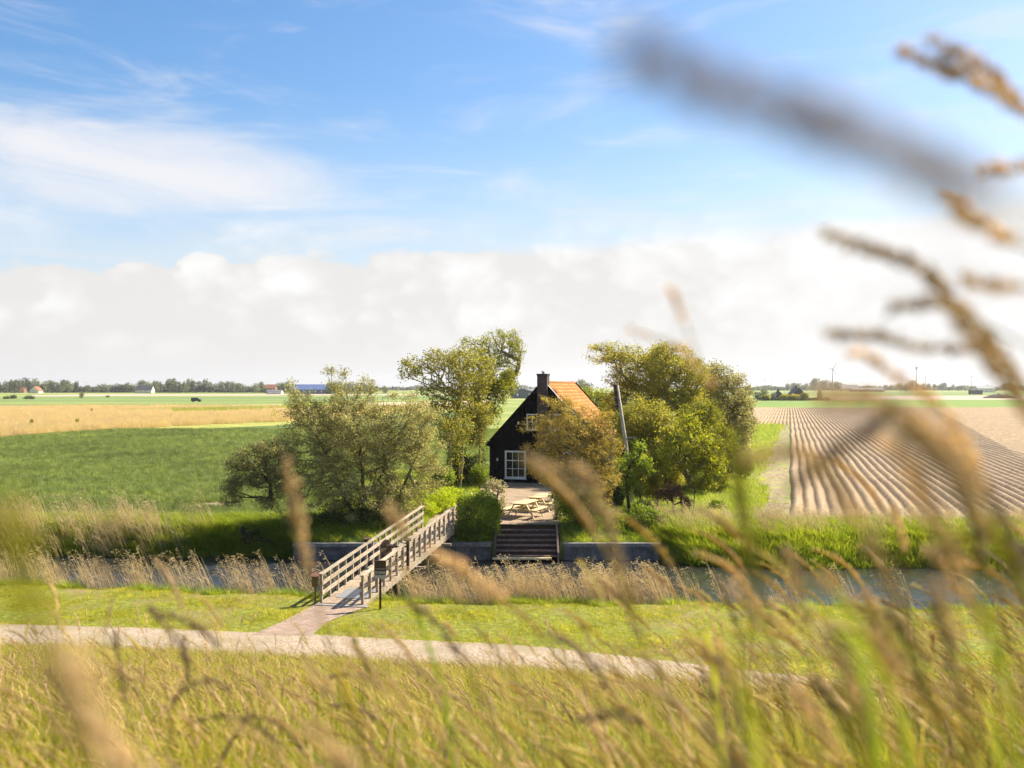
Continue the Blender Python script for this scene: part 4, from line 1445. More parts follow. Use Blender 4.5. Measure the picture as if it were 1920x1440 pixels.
def at0(x, Y, z=0.95):
    return np.array([(x - 960.0) / F * Y, Y, z])


# left: big grey-green willow shrub
b0 = at0(715, 48.5, 0.9)
tree('willow', 'large bushy grey green willow leaning over the quay left of the bridge', 'tree', b0,
     [[b0 + [-1.2, 0, 0], px(640, 920, 48.3), px(610, 850, 48.2), px(575, 780, 48.0)],
      [b0 + [-0.6, 0.2, 0], px(680, 910, 48.6), px(672, 820, 48.7), px(650, 740, 48.6)],
      [b0 + [0.2, 0, 0], px(728, 920, 48.2), px(720, 840, 48.0), px(700, 770, 48.3)],
      [b0 + [0.9, -0.2, 0], px(748, 930, 47.8), px(775, 870, 47.6), px(795, 820, 48.0)]],
     [bl(690, 830, 112, 80, 48.5, 0.8), bl(620, 800, 62, 58, 48.2), bl(775, 820, 60, 64, 48.4), bl(700, 925, 110, 62, 48.2), bl(612, 885, 52, 58, 47.8), bl(700, 762, 48, 40, 48.6), bl(652, 732, 24, 34, 48.6), bl(572, 760, 30, 34, 48.2), bl(745, 940, 60, 52, 47.6), bl(720, 728, 14, 22, 48.6), bl(640, 705, 8, 24, 48.6), bl(665, 700, 8, 16, 48.6), bl(566, 728, 10, 22, 48.2), bl(700, 715, 8, 18, 48.6), bl(755, 745, 10, 20, 48.6), bl(812, 870, 34, 56, 48.6), bl(558, 840, 30, 50, 48), bl(560, 930, 26, 50, 47.6), bl(795, 780, 44, 44, 49)],
     1900, 76000, 0.125, 0.040, M['leaf_sage'], M['bark'], rt=0.006, sigma=0.12, wind=(-0.9, 0, 0.35), sweep=0.5, power=0.44, curve=0.16)
b0 = px(556, 996, 46.9); b0[2] = 0.5
tree('willow', 'small grey green willow leaning left out over the canal bank', 'tree', b0,
     [[b0, px(528, 962, 46.8), px(507, 935, 46.7), px(492, 905, 46.6)], [px(507, 935, 46.7), px(505, 890, 46.6), px(497, 865, 46.6)]],
     [bl(472, 880, 54, 44, 46.6), bl(505, 850, 44, 28, 46.6), bl(440, 918, 28, 30, 46.4), bl(525, 890, 28, 44, 46.7), bl(500, 940, 26, 24, 46.7)],
     460, 15000, 0.11, 0.04, M['leaf_sage'], M['bark_dark'], rt=0.006, sigma=0.10, wind=(-0.9, 0, 0.3), power=0.46)
b0 = px(470, 1025, 46.4); b0[2] = 0.2
tree('dead_shrub', 'bare dark low shrub on the canal bank below the small willow', 'shrub', b0,
     [[b0, px(465, 1005, 46.4), px(455, 988, 46.4)]],
     [bl(470, 1005, 26, 16, 46.4), bl(520, 1018, 26, 10, 46.6)], 90, 1500, 0.07, 0.03, M['leaf_dark'], M['bark_dark'], rt=0.008, sigma=0.05)

# tall trees behind
b0 = at0(850, 62)
tree('tall_tree', 'tall yellow olive tree with mossy pale trunk nearest the willow', 'tree', b0,
     [[b0, px(849, 850, 62), px(846, 810, 62), px(838, 765, 62), px(815, 720, 62)], [px(846, 810, 62), px(862, 760, 62), px(868, 710, 62)]],
     [bl(786, 690, 36, 24, 62), bl(830, 680, 40, 28, 62), bl(868, 690, 36, 40, 62.2), bl(815, 725, 30, 26, 61.6), bl(860, 740, 34, 34, 62), bl(765, 700, 16, 14, 62), bl(825, 775, 34, 30, 61), bl(850, 815, 26, 26, 61)],
     650, 9500, 0.14, 0.07, M['leaf_olive'], M['bark_pale'], rt=0.008, sigma=0.13, wind=(-0.6, 0, 0.2), sweep=0.3, shell=0.5)
b0 = at0(878, 64)
tree('tall_tree', 'dense tree of several slim trunks second from the willow', 'tree', b0,
     [[b0, px(882, 850, 64), px(884, 800, 64), px(880, 740, 64), px(875, 690, 64)], [px(884, 830, 64), px(897, 790, 64), px(900, 750, 64)]],
     [bl(885, 715, 36, 42, 64), bl(868, 670, 36, 24, 64), bl(900, 780, 26, 30, 63.6), bl(873, 765, 26, 34, 64), bl(905, 690, 26, 40, 64), bl(890, 820, 24, 22, 63.5)],
     560, 9000, 0.14, 0.07, M['leaf_olive'], M['bark_pale'], rt=0.008, sigma=0.13, wind=(-0.5, 0, 0.2), shell=0.35)
b0 = at0(905, 66)
tree('tall_tree', 'slim ivy clad tree standing left of the black gable', 'tree', b0,
     [[b0, px(905, 850, 66), px(903, 810, 66), px(920, 760, 66), px(935, 720, 66)], [px(903, 820, 66), px(893, 780, 66), px(890, 740, 66)]],
     [bl(935, 725, 34, 26, 66), bl(918, 765, 24, 20, 65.6), bl(912, 720, 30, 30, 66), bl(952, 705, 16, 16, 66)],
     380, 6000, 0.14, 0.075, M['leaf_yellow'], M['bark_pale'], rt=0.009, sigma=0.13, wind=(-0.5, 0, 0.2), shell=0.5)
b0 = at0(929, 72)
tree('tall_tree', 'tallest airy tree with open crown just behind the black gable', 'tree', b0,
     [[b0, px(930, 810, 72), px(941, 770, 72), px(951, 725, 72), px(954, 690, 72), px(945, 655, 72)], [px(951, 725, 72), px(972, 690, 72), px(976, 660, 72)], [px(945, 745, 72), px(915, 700, 72), px(900, 665, 72)]],
     [bl(940, 637, 38, 24, 72), bl(966, 655, 18, 36, 72), bl(905, 655, 30, 22, 72), bl(880, 640, 20, 10, 72), bl(930, 675, 36, 26, 72), bl(958, 702, 20, 16, 72), bl(950, 718, 30, 14, 72)],
     760, 7000, 0.14, 0.06, M['leaf_yellow'], M['bark_pale'], rt=0.010, sigma=0.10, wind=(-0.5, 0, 0.2), shell=0.45)
for (x, Y, h, lb) in ((861, 61, 820, 'thin ivy clad trunk between the mossy trunk and its neighbour'), (893, 63, 800, 'thin leaning stem covered in ivy left of the slim tree'), (838, 60, 835, 'short slender ivy stem at the edge of the willow')):
    b0 = at0(x, Y); tp_ = px(x + 6, h, Y)
    tree('slim_tree', lb, 'tree', b0, [[b0, (b0 + tp_) / 2 + [0.1, 0, 0], tp_]], [(tp_ + [0, 0, 0.6], (0.8, 0.6, 1.1)), ((b0 + tp_) / 2, (0.22, 0.2, 1.2))], 120, 1500, 0.12, 0.07, M['leaf_olive'], M['bark_pale'], rt=0.007, sigma=0.12)

# right group
b0 = at0(1145, 47.0, 0.75)
tree('russet_tree', 'windswept russet brown leaved tree in front of the farmhouse roof', 'tree', b0,
     [[b0, px(1144, 950, 47), px(1146, 900, 47), px(1140, 860, 47.2), px(1120, 820, 47.4), px(1098, 785, 47.6)], [px(1146, 905, 47), px(1110, 880, 46.8), px(1065, 855, 46.8)], [px(1143, 870, 47.2), px(1152, 830, 47.4), px(1150, 795, 47.4)]],
     [bl(1085, 795, 62, 38, 47.6), bl(1125, 835, 52, 52, 47.4), bl(1050, 835, 46, 42, 47.2), bl(1062, 890, 56, 38, 46.9), bl(1132, 892, 42, 42, 46.9), bl(1072, 762, 34, 22, 47.6), bl(1012, 872, 30, 16, 46.8), bl(1000, 838, 18, 10, 46.9), bl(1005, 800, 18, 8, 47.2), bl(1042, 752, 18, 8, 47.5), bl(1036, 798, 28, 24, 47.3), bl(1150, 790, 24, 34, 47.5)],
     1400, 20000, 0.13, 0.034, M['leaf_russet'], M['bark_pale'], rt=0.006, sigma=0.08, wind=(-1.4, 0, 0.6), sweep=0.5, shell=0.6, power=0.45)
b0 = at0(1085, 46.9, 0.85)
tree('green_shrub', 'dark green bushy shrub under the russet tree beside the picnic tables', 'shrub', b0,
     [[b0, b0 + [-0.1, 0, 0.8]], [b0, b0 + [0.5, 0, 0.9]]],
     [bl(1080, 945, 34, 34, 47), bl(1112, 965, 30, 28, 46.9), bl(1062, 920, 24, 24, 47.2)], 260, 13000, 0.10, 0.05, M['leaf_green'], M['bark_dark'], rt=0.007, sigma=0.12, wind=(-0.5, 0, 0.2))
b0 = at0(1205, 68)
tree('poplar', 'tall olive brown tree with ragged windblown top right of the farmhouse', 'tree', b0,
     [[b0, px(1208, 850, 68), px(1205, 800, 68), px(1200, 740, 68), px(1180, 690, 68)], [px(1205, 800, 68), px(1235, 740, 68), px(1240, 690, 68)]],
     [bl(1162, 665, 42, 22, 68), bl(1205, 680, 50, 32, 68), bl(1245, 690, 42, 38, 68), bl(1190, 720, 44, 32, 68), bl(1235, 750, 50, 40, 67.5), bl(1140, 650, 22, 12, 68), bl(1170, 770, 34, 44, 67), bl(1215, 800, 50, 34, 67), bl(1160, 830, 30, 40, 66)],
     1100, 30000, 0.15, 0.06, M['leaf_olive'], M['bark'], rt=0.010, sigma=0.15, wind=(-1.0, 0, 0.4), sweep=0.6)
b0 = at0(1272, 66)
tree('poplar', 'broad olive tree with visible spreading limbs behind the yellow maple', 'tree', b0,
     [[b0, px(1275, 850, 66), px(1275, 790, 66), px(1270, 745, 66), px(1262, 700, 66)], [px(1275, 780, 66), px(1300, 740, 66), px(1318, 705, 66)], [px(1275, 775, 66), px(1240, 740, 66), px(1225, 715, 66)]],
     [bl(1270, 680, 46, 34, 66), bl(1305, 705, 34, 42, 66), bl(1238, 715, 34, 30, 66), bl(1290, 750, 44, 34, 66), bl(1255, 655, 30, 14, 66), bl(1320, 790, 40, 36, 65.5)],
     900, 20000, 0.15, 0.06, M['leaf_olive'], M['bark_pale'], rt=0.011, sigma=0.15, wind=(-1.0, 0, 0.3), sweep=0.5)
b0 = at0(1352, 74)
tree('poplar', 'rounded grey green tree at the field edge of the garden', 'tree', b0,
     [[b0, px(1350, 840, 74), px(1348, 780, 74), px(1345, 730, 74)], [px(1350, 850, 74), px(1375, 800, 74), px(1385, 750, 74)]],
     [bl(1350, 715, 40, 34, 74), bl(1385, 735, 28, 46, 74), bl(1335, 705, 34, 28, 74), bl(1405, 770, 16, 40, 74), bl(1360, 775, 48, 58, 74), bl(1392, 800, 24, 52, 73.5), bl(1370, 840, 34, 34, 73), bl(1330, 740, 28, 40, 74), bl(1345, 850, 40, 30, 73.5)],
     900, 26000, 0.16, 0.08, M['leaf_sage'], M['bark'], rt=0.010, sigma=0.17, wind=(-0.7, 0, 0.3))
b0 = at0(1300, 51.0)
tree('maple', 'yellow green young maple with clear forked trunk right of the garden', 'tree', b0,
     [[b0, px(1302, 930, 51), px(1303, 905, 51), px(1300, 870, 51), px(1290, 835, 51)], [px(1302, 925, 51), px(1322, 895, 51), px(1335, 870, 51)], [px(1302, 915, 51), px(1280, 880, 51), px(1262, 855, 51)]],
     [bl(1300, 830, 46, 34, 51), bl(1262, 848, 28, 26, 51), bl(1338, 868, 24, 30, 51), bl(1305, 865, 44, 22, 51), bl(1290, 795, 26, 20, 51.2), bl(1325, 905, 26, 18, 50.8), bl(1345, 830, 14, 14, 51), bl(1255, 880, 16, 14, 51)],
     560, 7500, 0.13, 0.075, M['leaf_yellow'], M['bark'], rt=0.0085, sigma=0.10, wind=(-0.5, 0, 0.1), shell=0.3)
b0 = at0(1252, 53.0)
tree('maple', 'shorter olive maple just left of the yellow forked maple', 'tree', b0,
     [[b0, px(1250, 920, 53), px(1248, 890, 53), px(1242, 850, 53)], [px(1250, 925, 53), px(1262, 895, 53), px(1266, 870, 53)]],
     [bl(1240, 858, 26, 26, 53), bl(1262, 880, 26, 30, 53), bl(1232, 895, 18, 24, 53), bl(1262, 820, 28, 26, 53.5), bl(1228, 925, 20, 22, 53)],
     260, 10000, 0.12, 0.075, M['leaf_olive'], M['bark'], rt=0.008, sigma=0.11)
b0 = at0(1200, 58)
tree('elm', 'olive green bushy tree filling the gap right of the leaning pole', 'tree', b0,
     [[b0, px(1205, 880, 58), px(1205, 840, 58), px(1210, 790, 58)], [px(1205, 860, 58), px(1235, 820, 58), px(1245, 790, 58)]],
     [bl(1205, 790, 46, 44, 58), bl(1240, 800, 36, 44, 58), bl(1195, 840, 36, 34, 58), bl(1228, 850, 34, 40, 58), bl(1175, 800, 22, 38, 58), bl(1185, 860, 26, 34, 57.5), bl(1160, 850, 20, 30, 57)],
     640, 24000, 0.13, 0.06, M['leaf_olive'], M['bark'], rt=0.008, sigma=0.15, wind=(-0.8, 0, 0.3))
b0 = at0(1290, 60)
tree('elm', 'green tree behind the yellow maple reaching towards the grey round tree', 'tree', b0,
     [[b0, px(1292, 880, 60), px(1298, 820, 60)], [px(1292, 880, 60), px(1330, 830, 60)]],
     [bl(1300, 790, 42, 34, 60), bl(1335, 820, 28, 40, 60), bl(1275, 815, 30, 34, 60), bl(1330, 775, 26, 24, 60), bl(1345, 860, 26, 34, 60), bl(1310, 850, 34, 40, 60.5), bl(1362, 835, 24, 40, 60.5), bl(1350, 900, 24, 26, 60)],
     600, 22000, 0.13, 0.07, M['leaf_yellow'], M['bark'], rt=0.009, sigma=0.15, wind=(-0.6, 0, 0.2))
b0 = at0(1178, 49.6)
tree('slim_tree', 'slim dark trunk with round green head below the leaning pole', 'tree', b0,
     [[b0, px(1176, 925, 49.6), px(1174, 895, 49.6), px(1182, 872, 49.6)]],
     [bl(1190, 862, 28, 14, 49.6), bl(1165, 882, 24, 10, 49.6), bl(1212, 876, 16, 16, 49.6), bl(1182, 905, 16, 14, 49.6), bl(1200, 840, 14, 12, 49.6)], 150, 3400, 0.11, 0.065, M['leaf_green'], M['bark_dark'], rt=0.009, sigma=0.12)
for (x, Y, hy, lb) in ((1165, 52, 880, 'thin straight sapling left of the slim dark trunk'), (1200, 52, 870, 'thin sapling right of the slim dark trunk'), (1232, 51, 900, 'thin sapling with few leaves next to the olive maple')):
    b0 = at0(x, Y); tp_ = px(x - 2, hy, Y)
    tree('sapling', lb, 'sapling', b0, [[b0, (b0 + tp_) / 2 + [0.05, 0, 0], tp_]], [(tp_, (0.45, 0.4, 0.5))], 60, 1500, 0.11, 0.06, M['leaf_olive'], M['bark'], rt=0.009, sigma=0.10)
b0 = at0(1105, 82)
tree('elm', 'pale green tree showing just above the orange roof verge', 'tree', b0,
     [[b0, px(1105, 830, 82), px(1106, 770, 82)]],
     [bl(1105, 745, 28, 24, 82), bl(1130, 765, 30, 30, 82), bl(1095, 780, 24, 30, 82), bl(1140, 800, 30, 30, 82)], 260, 9000, 0.17, 0.09, M['leaf_yellow'], M['bark'], rt=0.011, sigma=0.2)
b0 = at0(1262, 51.0)
tree('purple_shrub', 'low reddish purple shrub between the two maples', 'shrub', b0, [[b0, b0 + [0, 0, 0.4]]],
     [bl(1258, 925, 26, 17, 51), bl(1285, 940, 16, 12, 51)], 160, 3400, 0.09, 0.05, M['leaf_purple'], M['bark_dark'], rt=0.006, sigma=0.07)
b0 = at0(1215, 46.8, 0.8)
tree('yellow_shrub', 'loose yellow green shrub on the bank above the quay wall end', 'shrub', b0, [[b0, b0 + [-0.05, 0, 0.5]], [b0, b0 + [0.4, 0, 0.5]]],
     [bl(1212, 972, 36, 26, 46.9), bl(1240, 985, 26, 20, 46.8), bl(1190, 985, 20, 18, 46.9)], 240, 7600, 0.10, 0.05, M['leaf_green'], M['bark'], rt=0.006, sigma=0.10)
b0 = at0(1043, 48.0, 0.95)
tree('pale_shrub', 'thin silvery leaved shrub at the terrace edge by the picnic tables', 'shrub', b0, [[b0, b0 + [0, 0, 0.5]]],
     [bl(1044, 940, 14, 22, 48), bl(1048, 970, 12, 14, 48)], 110, 1900, 0.08, 0.045, M['leaf_pale'], M['bark'], rt=0.006, sigma=0.06)
b0 = at0(930, 50.0, 0.95)
tree('pale_shrub', 'thin silvery leaved shrub rising behind the round ivy bush', 'shrub', b0, [[b0, b0 + [0, 0, 0.5]]],
     [bl(925, 908, 18, 12, 50), bl(938, 915, 14, 12, 50), bl(942, 955, 8, 30, 49)], 110, 1500, 0.09, 0.05, M['leaf_pale'], M['bark'], rt=0.006, sigma=0.06)

# compact bushes
b0 = at0(896, 46.0, 0.45)
bush('ivy_bush', 'big rounded glossy green bush between the footbridge and the steps', b0,
     [bl(895, 968, 42, 40, 46.2), bl(878, 992, 28, 22, 46.0), bl(914, 992, 25, 24, 46.0), bl(906, 938, 26, 20, 46.3), bl(874, 944, 18, 18, 46.4), bl(928, 962, 14, 24, 46.2), bl(893, 1006, 36, 10, 45.75)],
     16000, 0.10, 0.065, M['leaf_glossy'], 8)
b0 = at0(800, 50.0, 0.9)
bush('lime_hedge', 'low bright lime green hedge beside the garden path above the bridge', b0,
     [bl(812, 940, 44, 22, 50.5), bl(790, 955, 34, 18, 49.0), bl(840, 928, 30, 15, 52.0), bl(775, 970, 16, 10, 48)],
     13000, 0.085, 0.055, M['leaf_lime'], 4, cat='hedge')
b0 = at0(745, 47.2, 0.8)
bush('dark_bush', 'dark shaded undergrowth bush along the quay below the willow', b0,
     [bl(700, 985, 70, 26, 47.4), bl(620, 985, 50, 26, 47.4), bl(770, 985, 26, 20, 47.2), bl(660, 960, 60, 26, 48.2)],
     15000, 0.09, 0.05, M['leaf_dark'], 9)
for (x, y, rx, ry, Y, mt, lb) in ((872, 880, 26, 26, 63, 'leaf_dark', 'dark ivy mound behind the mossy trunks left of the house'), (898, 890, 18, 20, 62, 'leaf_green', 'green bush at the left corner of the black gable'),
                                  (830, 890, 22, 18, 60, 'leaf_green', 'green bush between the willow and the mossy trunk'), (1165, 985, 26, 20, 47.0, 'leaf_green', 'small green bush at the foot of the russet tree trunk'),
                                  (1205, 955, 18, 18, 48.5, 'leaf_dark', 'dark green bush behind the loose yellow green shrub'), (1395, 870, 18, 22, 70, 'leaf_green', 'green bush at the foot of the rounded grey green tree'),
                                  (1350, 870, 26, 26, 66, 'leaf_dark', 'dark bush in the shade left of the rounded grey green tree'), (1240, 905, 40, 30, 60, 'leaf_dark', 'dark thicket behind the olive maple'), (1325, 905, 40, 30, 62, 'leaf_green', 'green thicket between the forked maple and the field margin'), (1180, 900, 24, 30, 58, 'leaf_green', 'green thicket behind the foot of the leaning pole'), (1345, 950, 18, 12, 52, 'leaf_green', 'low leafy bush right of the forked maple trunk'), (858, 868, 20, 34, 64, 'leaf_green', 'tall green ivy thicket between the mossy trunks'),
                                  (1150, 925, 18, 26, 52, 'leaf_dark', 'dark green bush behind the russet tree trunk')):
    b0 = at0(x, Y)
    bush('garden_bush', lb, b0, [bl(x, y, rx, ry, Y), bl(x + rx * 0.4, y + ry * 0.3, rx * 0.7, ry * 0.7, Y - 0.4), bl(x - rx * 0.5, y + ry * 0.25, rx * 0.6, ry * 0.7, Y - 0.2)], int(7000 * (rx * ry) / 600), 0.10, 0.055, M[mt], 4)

# ================================================================ scattered plants
lawn_src = [src_from('lawn_tuft', tuft(22, 0.05, 0.11, 0.010, 0.13, 0.5, 0.5, -0.2, 2), M['grass_lawn']) for _ in range(4)]
lush_src = [src_from('lush_tuft', tuft(26, 0.25, 0.55, 0.018, 0.20, 0.35, 0.7, -0.25, 3), M['grass_lush']) for _ in range(4)]
crop_src = [src_from('crop_tuft', tuft(34, 0.18, 0.34, 0.016, 0.34, 0.3, 0.4, -0.2, 2), M['crop']) for _ in range(4)]
reed_src = [reed_source('reed_clump', 11, 0.95, 1.75, M['reed'], 0.30, 0.26) for _ in range(5)]
reedfar_src = [reed_source('reed_far_clump', 16, 0.8, 1.4, M['reed_far'], 0.22, 0.9, w=0.05) for _ in range(4)]
slope_src = [stalk_source('meadow_grass', 24, 2, random.uniform(0.30, 0.40), random.uniform(0.42, 0.56), 22) for _ in range(4)] + [stalk_source('meadow_grass_bare', 34, 0, 0.44, 0.5) for _ in range(3)]
tall_src = [stalk_source('tall_meadow_grass', 3, 2, 0.4, random.uniform(0.62, 0.78), 44, 0.06) for _ in range(5)]


def off_path(X, Y):
    """true where neither road nor path lies"""
    rf_ = road_far(X)
    on = (Y > rf_ - 2.6 + 0.35 * np.sin(X * 1.9) * np.sin(X * 0.7)) & (rng.random(len(X)) < 0.97) & (Y < rf_ - 0.05 - 0.18 * np.abs(np.sin(X * 2.7) * np.sin(X * 1.1)))
    # path: between its two edges
    yy = np.array([gp(*l, 0.0)[1] for l in L_edges]); lx = np.array([gp(*l, 0.0)[0] for l in L_edges]); rx_ = np.array([gp(*l, 0.0)[0] for l in R_edges])
    ry_ = np.array([gp(*l, 0.0)[1] for l in R_edges])
    o = np.argsort(yy); o2 = np.argsort(ry_)
    a = np.interp(Y, yy[o], lx[o]); b = np.interp(Y, ry_[o2], rx_[o2])
    onp = (X > a + 0.05) & (X < b - 0.05) & (Y > rf_ - 0.1) & (Y < 34.5)
    onb = (X > -6.7 + (Y - 33.8) * 0.2) & (X < -4.75 + (Y - 33.8) * 0.2) & (Y > 33.3)
    return ~(on | onp | onb)


L_edges = L[:] if False else [(604, 1127), (585, 1137), (556, 1152), (522, 1170), (470, 1192)]
R_edges = [(692, 1130), (690, 1139), (655, 1150), (612, 1168), (585, 1192)]

# short lawn
X, Y = frustum_points(60000, 20.5, 39.5, 2)
rf_ = road_far(X); sn_ = shore_near(X)
ok = off_path(X, Y) & (Y < sn_ - 0.5) & (Y > slope_foot(X) - 0.5)
X, Y = X[ok], Y[ok]
scatter('lawn_grass', np.stack([X, Y, ground_near(X, Y)], -1), rng.uniform(-0.6, 0.6, len(X)), rng.uniform(0.6, 1.2, len(X)) ** 2 * 1.15 * (0.9 + 0.4 * np.sin(X * 1.1) * np.sin(Y * 1.7)), rng.integers(0, 4, len(X)), lawn_src)
# near bank: lush green and dry reeds
X, Y = frustum_points(40000, 33.0, 40, 2)
s_ = shore_near(X) - Y
nz = np.sin(X * 0.9) + np.sin(X * 2.3 + 1)
dens = np.interp(X, [-20, -7, -3.4, 2, 5, 7, 20], [0.45, 0.7, 1.0, 0.9, 0.45, 0.35, 0.35])
ok = (s_ > -0.05) & (s_ < 0.75 + 0.25 * nz) & off_path(X, Y) & (rng.random(len(X)) < dens * 0.45)
Xl, Yl = X[ok], Y[ok]
scatter('bank_grass', np.stack([Xl, Yl, ground_near(Xl, Yl)], -1), rng.uniform(-0.7, 0.7, len(Xl)), rng.uniform(0.35, 0.95, len(Xl)), rng.integers(0, 4, len(Xl)), lush_src)
X, Y = frustum_points(26000, 33.0, 41, 2)
s_ = shore_near(X) - Y
dens = np.interp(X, [-30, -19, -14, -8, -7.2, -6.9, -3.6, -3.2, 0, 5.2, 6.0, 6.6, 7.5, 20], [0.36, 0.34, 0.28, 0.42, 0.6, 0.2, 0.2, 0.9, 1.0, 0.9, 0.45, 0.12, 0.05, 0.06])
onb = (X > -6.75 + (Y - 33.8) * 0.2) & (X < -4.6 + (Y - 33.8) * 0.2)
ok = (s_ > -0.9) & (s_ < 0.25) & ~onb & (rng.random(len(X)) < dens * 0.20)
Xr, Yr = X[ok], Y[ok]
scatter('dry_reeds', np.stack([Xr, Yr, np.maximum(ground_near(Xr, Yr), -0.5)], -1), rng.normal(0, 0.35, len(Xr)), rng.uniform(0.62, 1.08, len(Xr)), rng.integers(0, 5, len(Xr)), reed_src)

# far bank left: green tufts and reeds; right: lush grass
X = rng.uniform(-34, -9.4, 13000); s_ = rng.uniform(-0.1, 3.2, len(X)); Y = shore_far(X) + s_
scatter('far_bank_grass', np.stack([X, Y, ground_far(X, Y)], -1), rng.uniform(-0.7, 0.7, len(X)), rng.uniform(0.5, 1.15, len(X)), rng.integers(0, 4, len(X)), lush_src)
X = rng.uniform(-32, -13.5, 460); s_ = rng.uniform(-0.3, 1.6, len(X)); Y = shore_far(X) + s_
keep = rng.random(len(X)) < np.interp(X, [-32, -23, -19, -16.5, -15.2, -13.5], [0.2, 0.35, 0.6, 0.55, 0.2, 0.05])
X, Y = X[keep], Y[keep]
scatter('far_bank_reeds', np.stack([X, Y, ground_far(X, Y)], -1), rng.normal(0, 0.35, len(X)), rng.uniform(0.75, 1.15, len(X)), rng.integers(0, 5, len(X)), reed_src)
X = rng.uniform(6.6, 36, 15000); s_ = rng.uniform(-0.15, 4.2, len(X)); Y = shore_far(X) + s_
keep = (rng.random(len(X)) < np.interp(s_, [0, 2.0, 4.2], [1, 0.9, 0.35]))
X, Y = X[keep], Y[keep]
scatter('right_bank_grass', np.stack([X, Y, ground_far(X, Y)], -1), rng.uniform(-0.7, 0.7, len(X)), rng.uniform(0.55, 1.35, len(X)), rng.integers(0, 4, len(X)), lush_src)
X = rng.uniform(6.8, 36, 800); Y = shore_far(X) + rng.uniform(1.2, 4.4, len(X))
scatter('right_bank_reeds', np.stack([X, Y, ground_far(X, Y) - 0.25], -1), rng.normal(0, 0.35, len(X)), rng.uniform(0.45, 0.8, len(X)), rng.integers(0, 5, len(X)), reed_src)
# garden grass
X = rng.uniform(-9.5, 16, 26000); Y = rng.uniform(45.35, 74, len(X))
in_terr = (X > np.interp(Y, [46, 50, 54, 60, 67], [-0.85, -1.1, -1.6, -2.0, -2.5])) & (X < np.interp(Y, [46, 52, 58, 64.5, 67], [2.25, 2.55, 3.5, 7.6, 7.6])) & (Y > 45)
in_path = (X > np.interp(Y, [45, 48, 51, 54, 57], [-4.1, -4.0, -3.8, -3.1, -2.5])) & (X < np.interp(Y, [45, 47.4, 50.5, 53.5, 57], [-2.4, -2.1, -1.8, -0.9, -.7])) & (Y < 57.5)
in_house = (Y > 65) & (X > -2.5) & (X < 9)
edge = np.interp(Y, [45, 48.6, 90, 200], [12, 11.8, 24, 50])
ok = ~(in_terr | in_path | in_house) & (rng.random(len(X)) < np.interp(Y, [45, 52, 74], [1, 0.6, 0.35])) & (X < edge)
X, Y = X[ok], Y[ok]
scatter('garden_grass', np.stack([X, Y, ground_far(X, Y)], -1), rng.uniform(-0.7, 0.7, len(X)), rng.uniform(0.4, 1.05, len(X)), rng.integers(0, 4, len(X)), lush_src)
# margin between garden and ridges
X = rng.uniform(9, 50, 26000); Y = rng.uniform(48, 175, len(X))
xl = np.interp(Y, [48, 62, 90, 170], [9.5, 13.0, 20.5, 39]); xr = np.interp(Y, [48, 62, 90, 130, 170], [11.3, 15.2, 22.7, 34.0, 45.5])
ok = (X > xl) & (X < xr + rng.normal(0, 0.35, len(X)))
X, Y = X[ok], Y[ok]
scatter('margin_grass', np.stack([X, Y, ground_far(X, Y)], -1), rng.uniform(-0.7, 0.7, len(X)), rng.uniform(0.5, 1.1, len(X)), rng.integers(0, 4, len(X)), lush_src)
X = rng.uniform(9, 60, 5000); Y = rng.uniform(48, 170, len(X))
ok = (X > np.interp(Y, [48, 170], [11.2, 41])) & (X < np.interp(Y, [48, 170], [13.0, 46]))
X, Y = X[ok], Y[ok]
scatter('weed_grass', np.stack([X, Y, ground_far(X, Y)], -1), rng.uniform(-0.7, 0.7, len(X)), rng.uniform(0.15, 0.5, len(X)), rng.integers(0, 4, len(X)), lush_src)
# crop
n = 60000
Y = 48.5 + (150 - 48.5) * rng.random(n) ** 1.5; X = -rng.uniform(0, 1, n) * (0.52 * Y + 4) + 2
far_y = np.interp(-X / Y, [-0.5, 0.0, 0.221, 0.505, 0.9], [360, 360, 187, 127, 90])
s_ = Y - shore_far(X)
tram = np.abs(np.mod((Y - X * 0.22) / 13.0, 1.0) - 0.5) < 0.035
bare = (np.hypot((X + 26.5 - (Y - 56) * -0.2) / 2.3, (Y - 54.8) / 1.1) < 1) & False
bp1 = gp(405, 948, H0); bp2 = gp(270, 932, H0)
bare = (np.hypot((X - bp1[0]) / 1.5, (Y - bp1[1]) / 1.2) < 1) | ((np.hypot((X - bp2[0]) / 3.6, (Y - bp2[1]) / 0.9) < 1) & (rng.random(n) < 0.75))
ok = (s_ > 3.0) & (Y < far_y - 2) & ~tram & ~bare & ((X < -9.5) | (Y > 70))
X, Y = X[ok], Y[ok]
scatter('crop_plants', np.stack([X, Y, np.full(len(X), 0.9)], -1), rng.uniform(-0.7, 0.7, len(X)), rng.uniform(0.75, 1.25, len(X)) * np.interp(Y, [48, 150], [1, 1.5]), rng.integers(0, 4, len(X)), crop_src)
# reed meadow beyond
n = 26000
Y = 118 + (300 - 118) * rng.random(n) ** 1.4; X = -rng.uniform(-0.02, 1, n) * (0.54 * Y + 4)
u = -X / Y
ny = np.interp(u, [0.0, 0.221, 0.505, 0.9], [330, 185, 126, 90]); fy = np.interp(u, [0.0, 0.21, 0.505, 0.9], [480, 370, 283, 200])
ppx = 960 + F * X / Y; ppy = HY + 6.4 * F / Y
pond = (ppx > 320) & (ppx < 720) & (np.abs(ppy - np.interp(ppx, [330, 420, 500, 560, 700], [776.8, 774, 771, 767, 762])) < 3.4)
ok = (Y > ny) & (Y < fy) & ~pond
X, Y = X[ok], Y[ok]
scatter('reed_bed', np.stack([X, Y, np.full(len(X), 0.9)], -1), rng.normal(0, 0.35, len(X)), rng.uniform(0.6, 1.15, len(X)), rng.integers(0, 4, len(X)), reedfar_src)
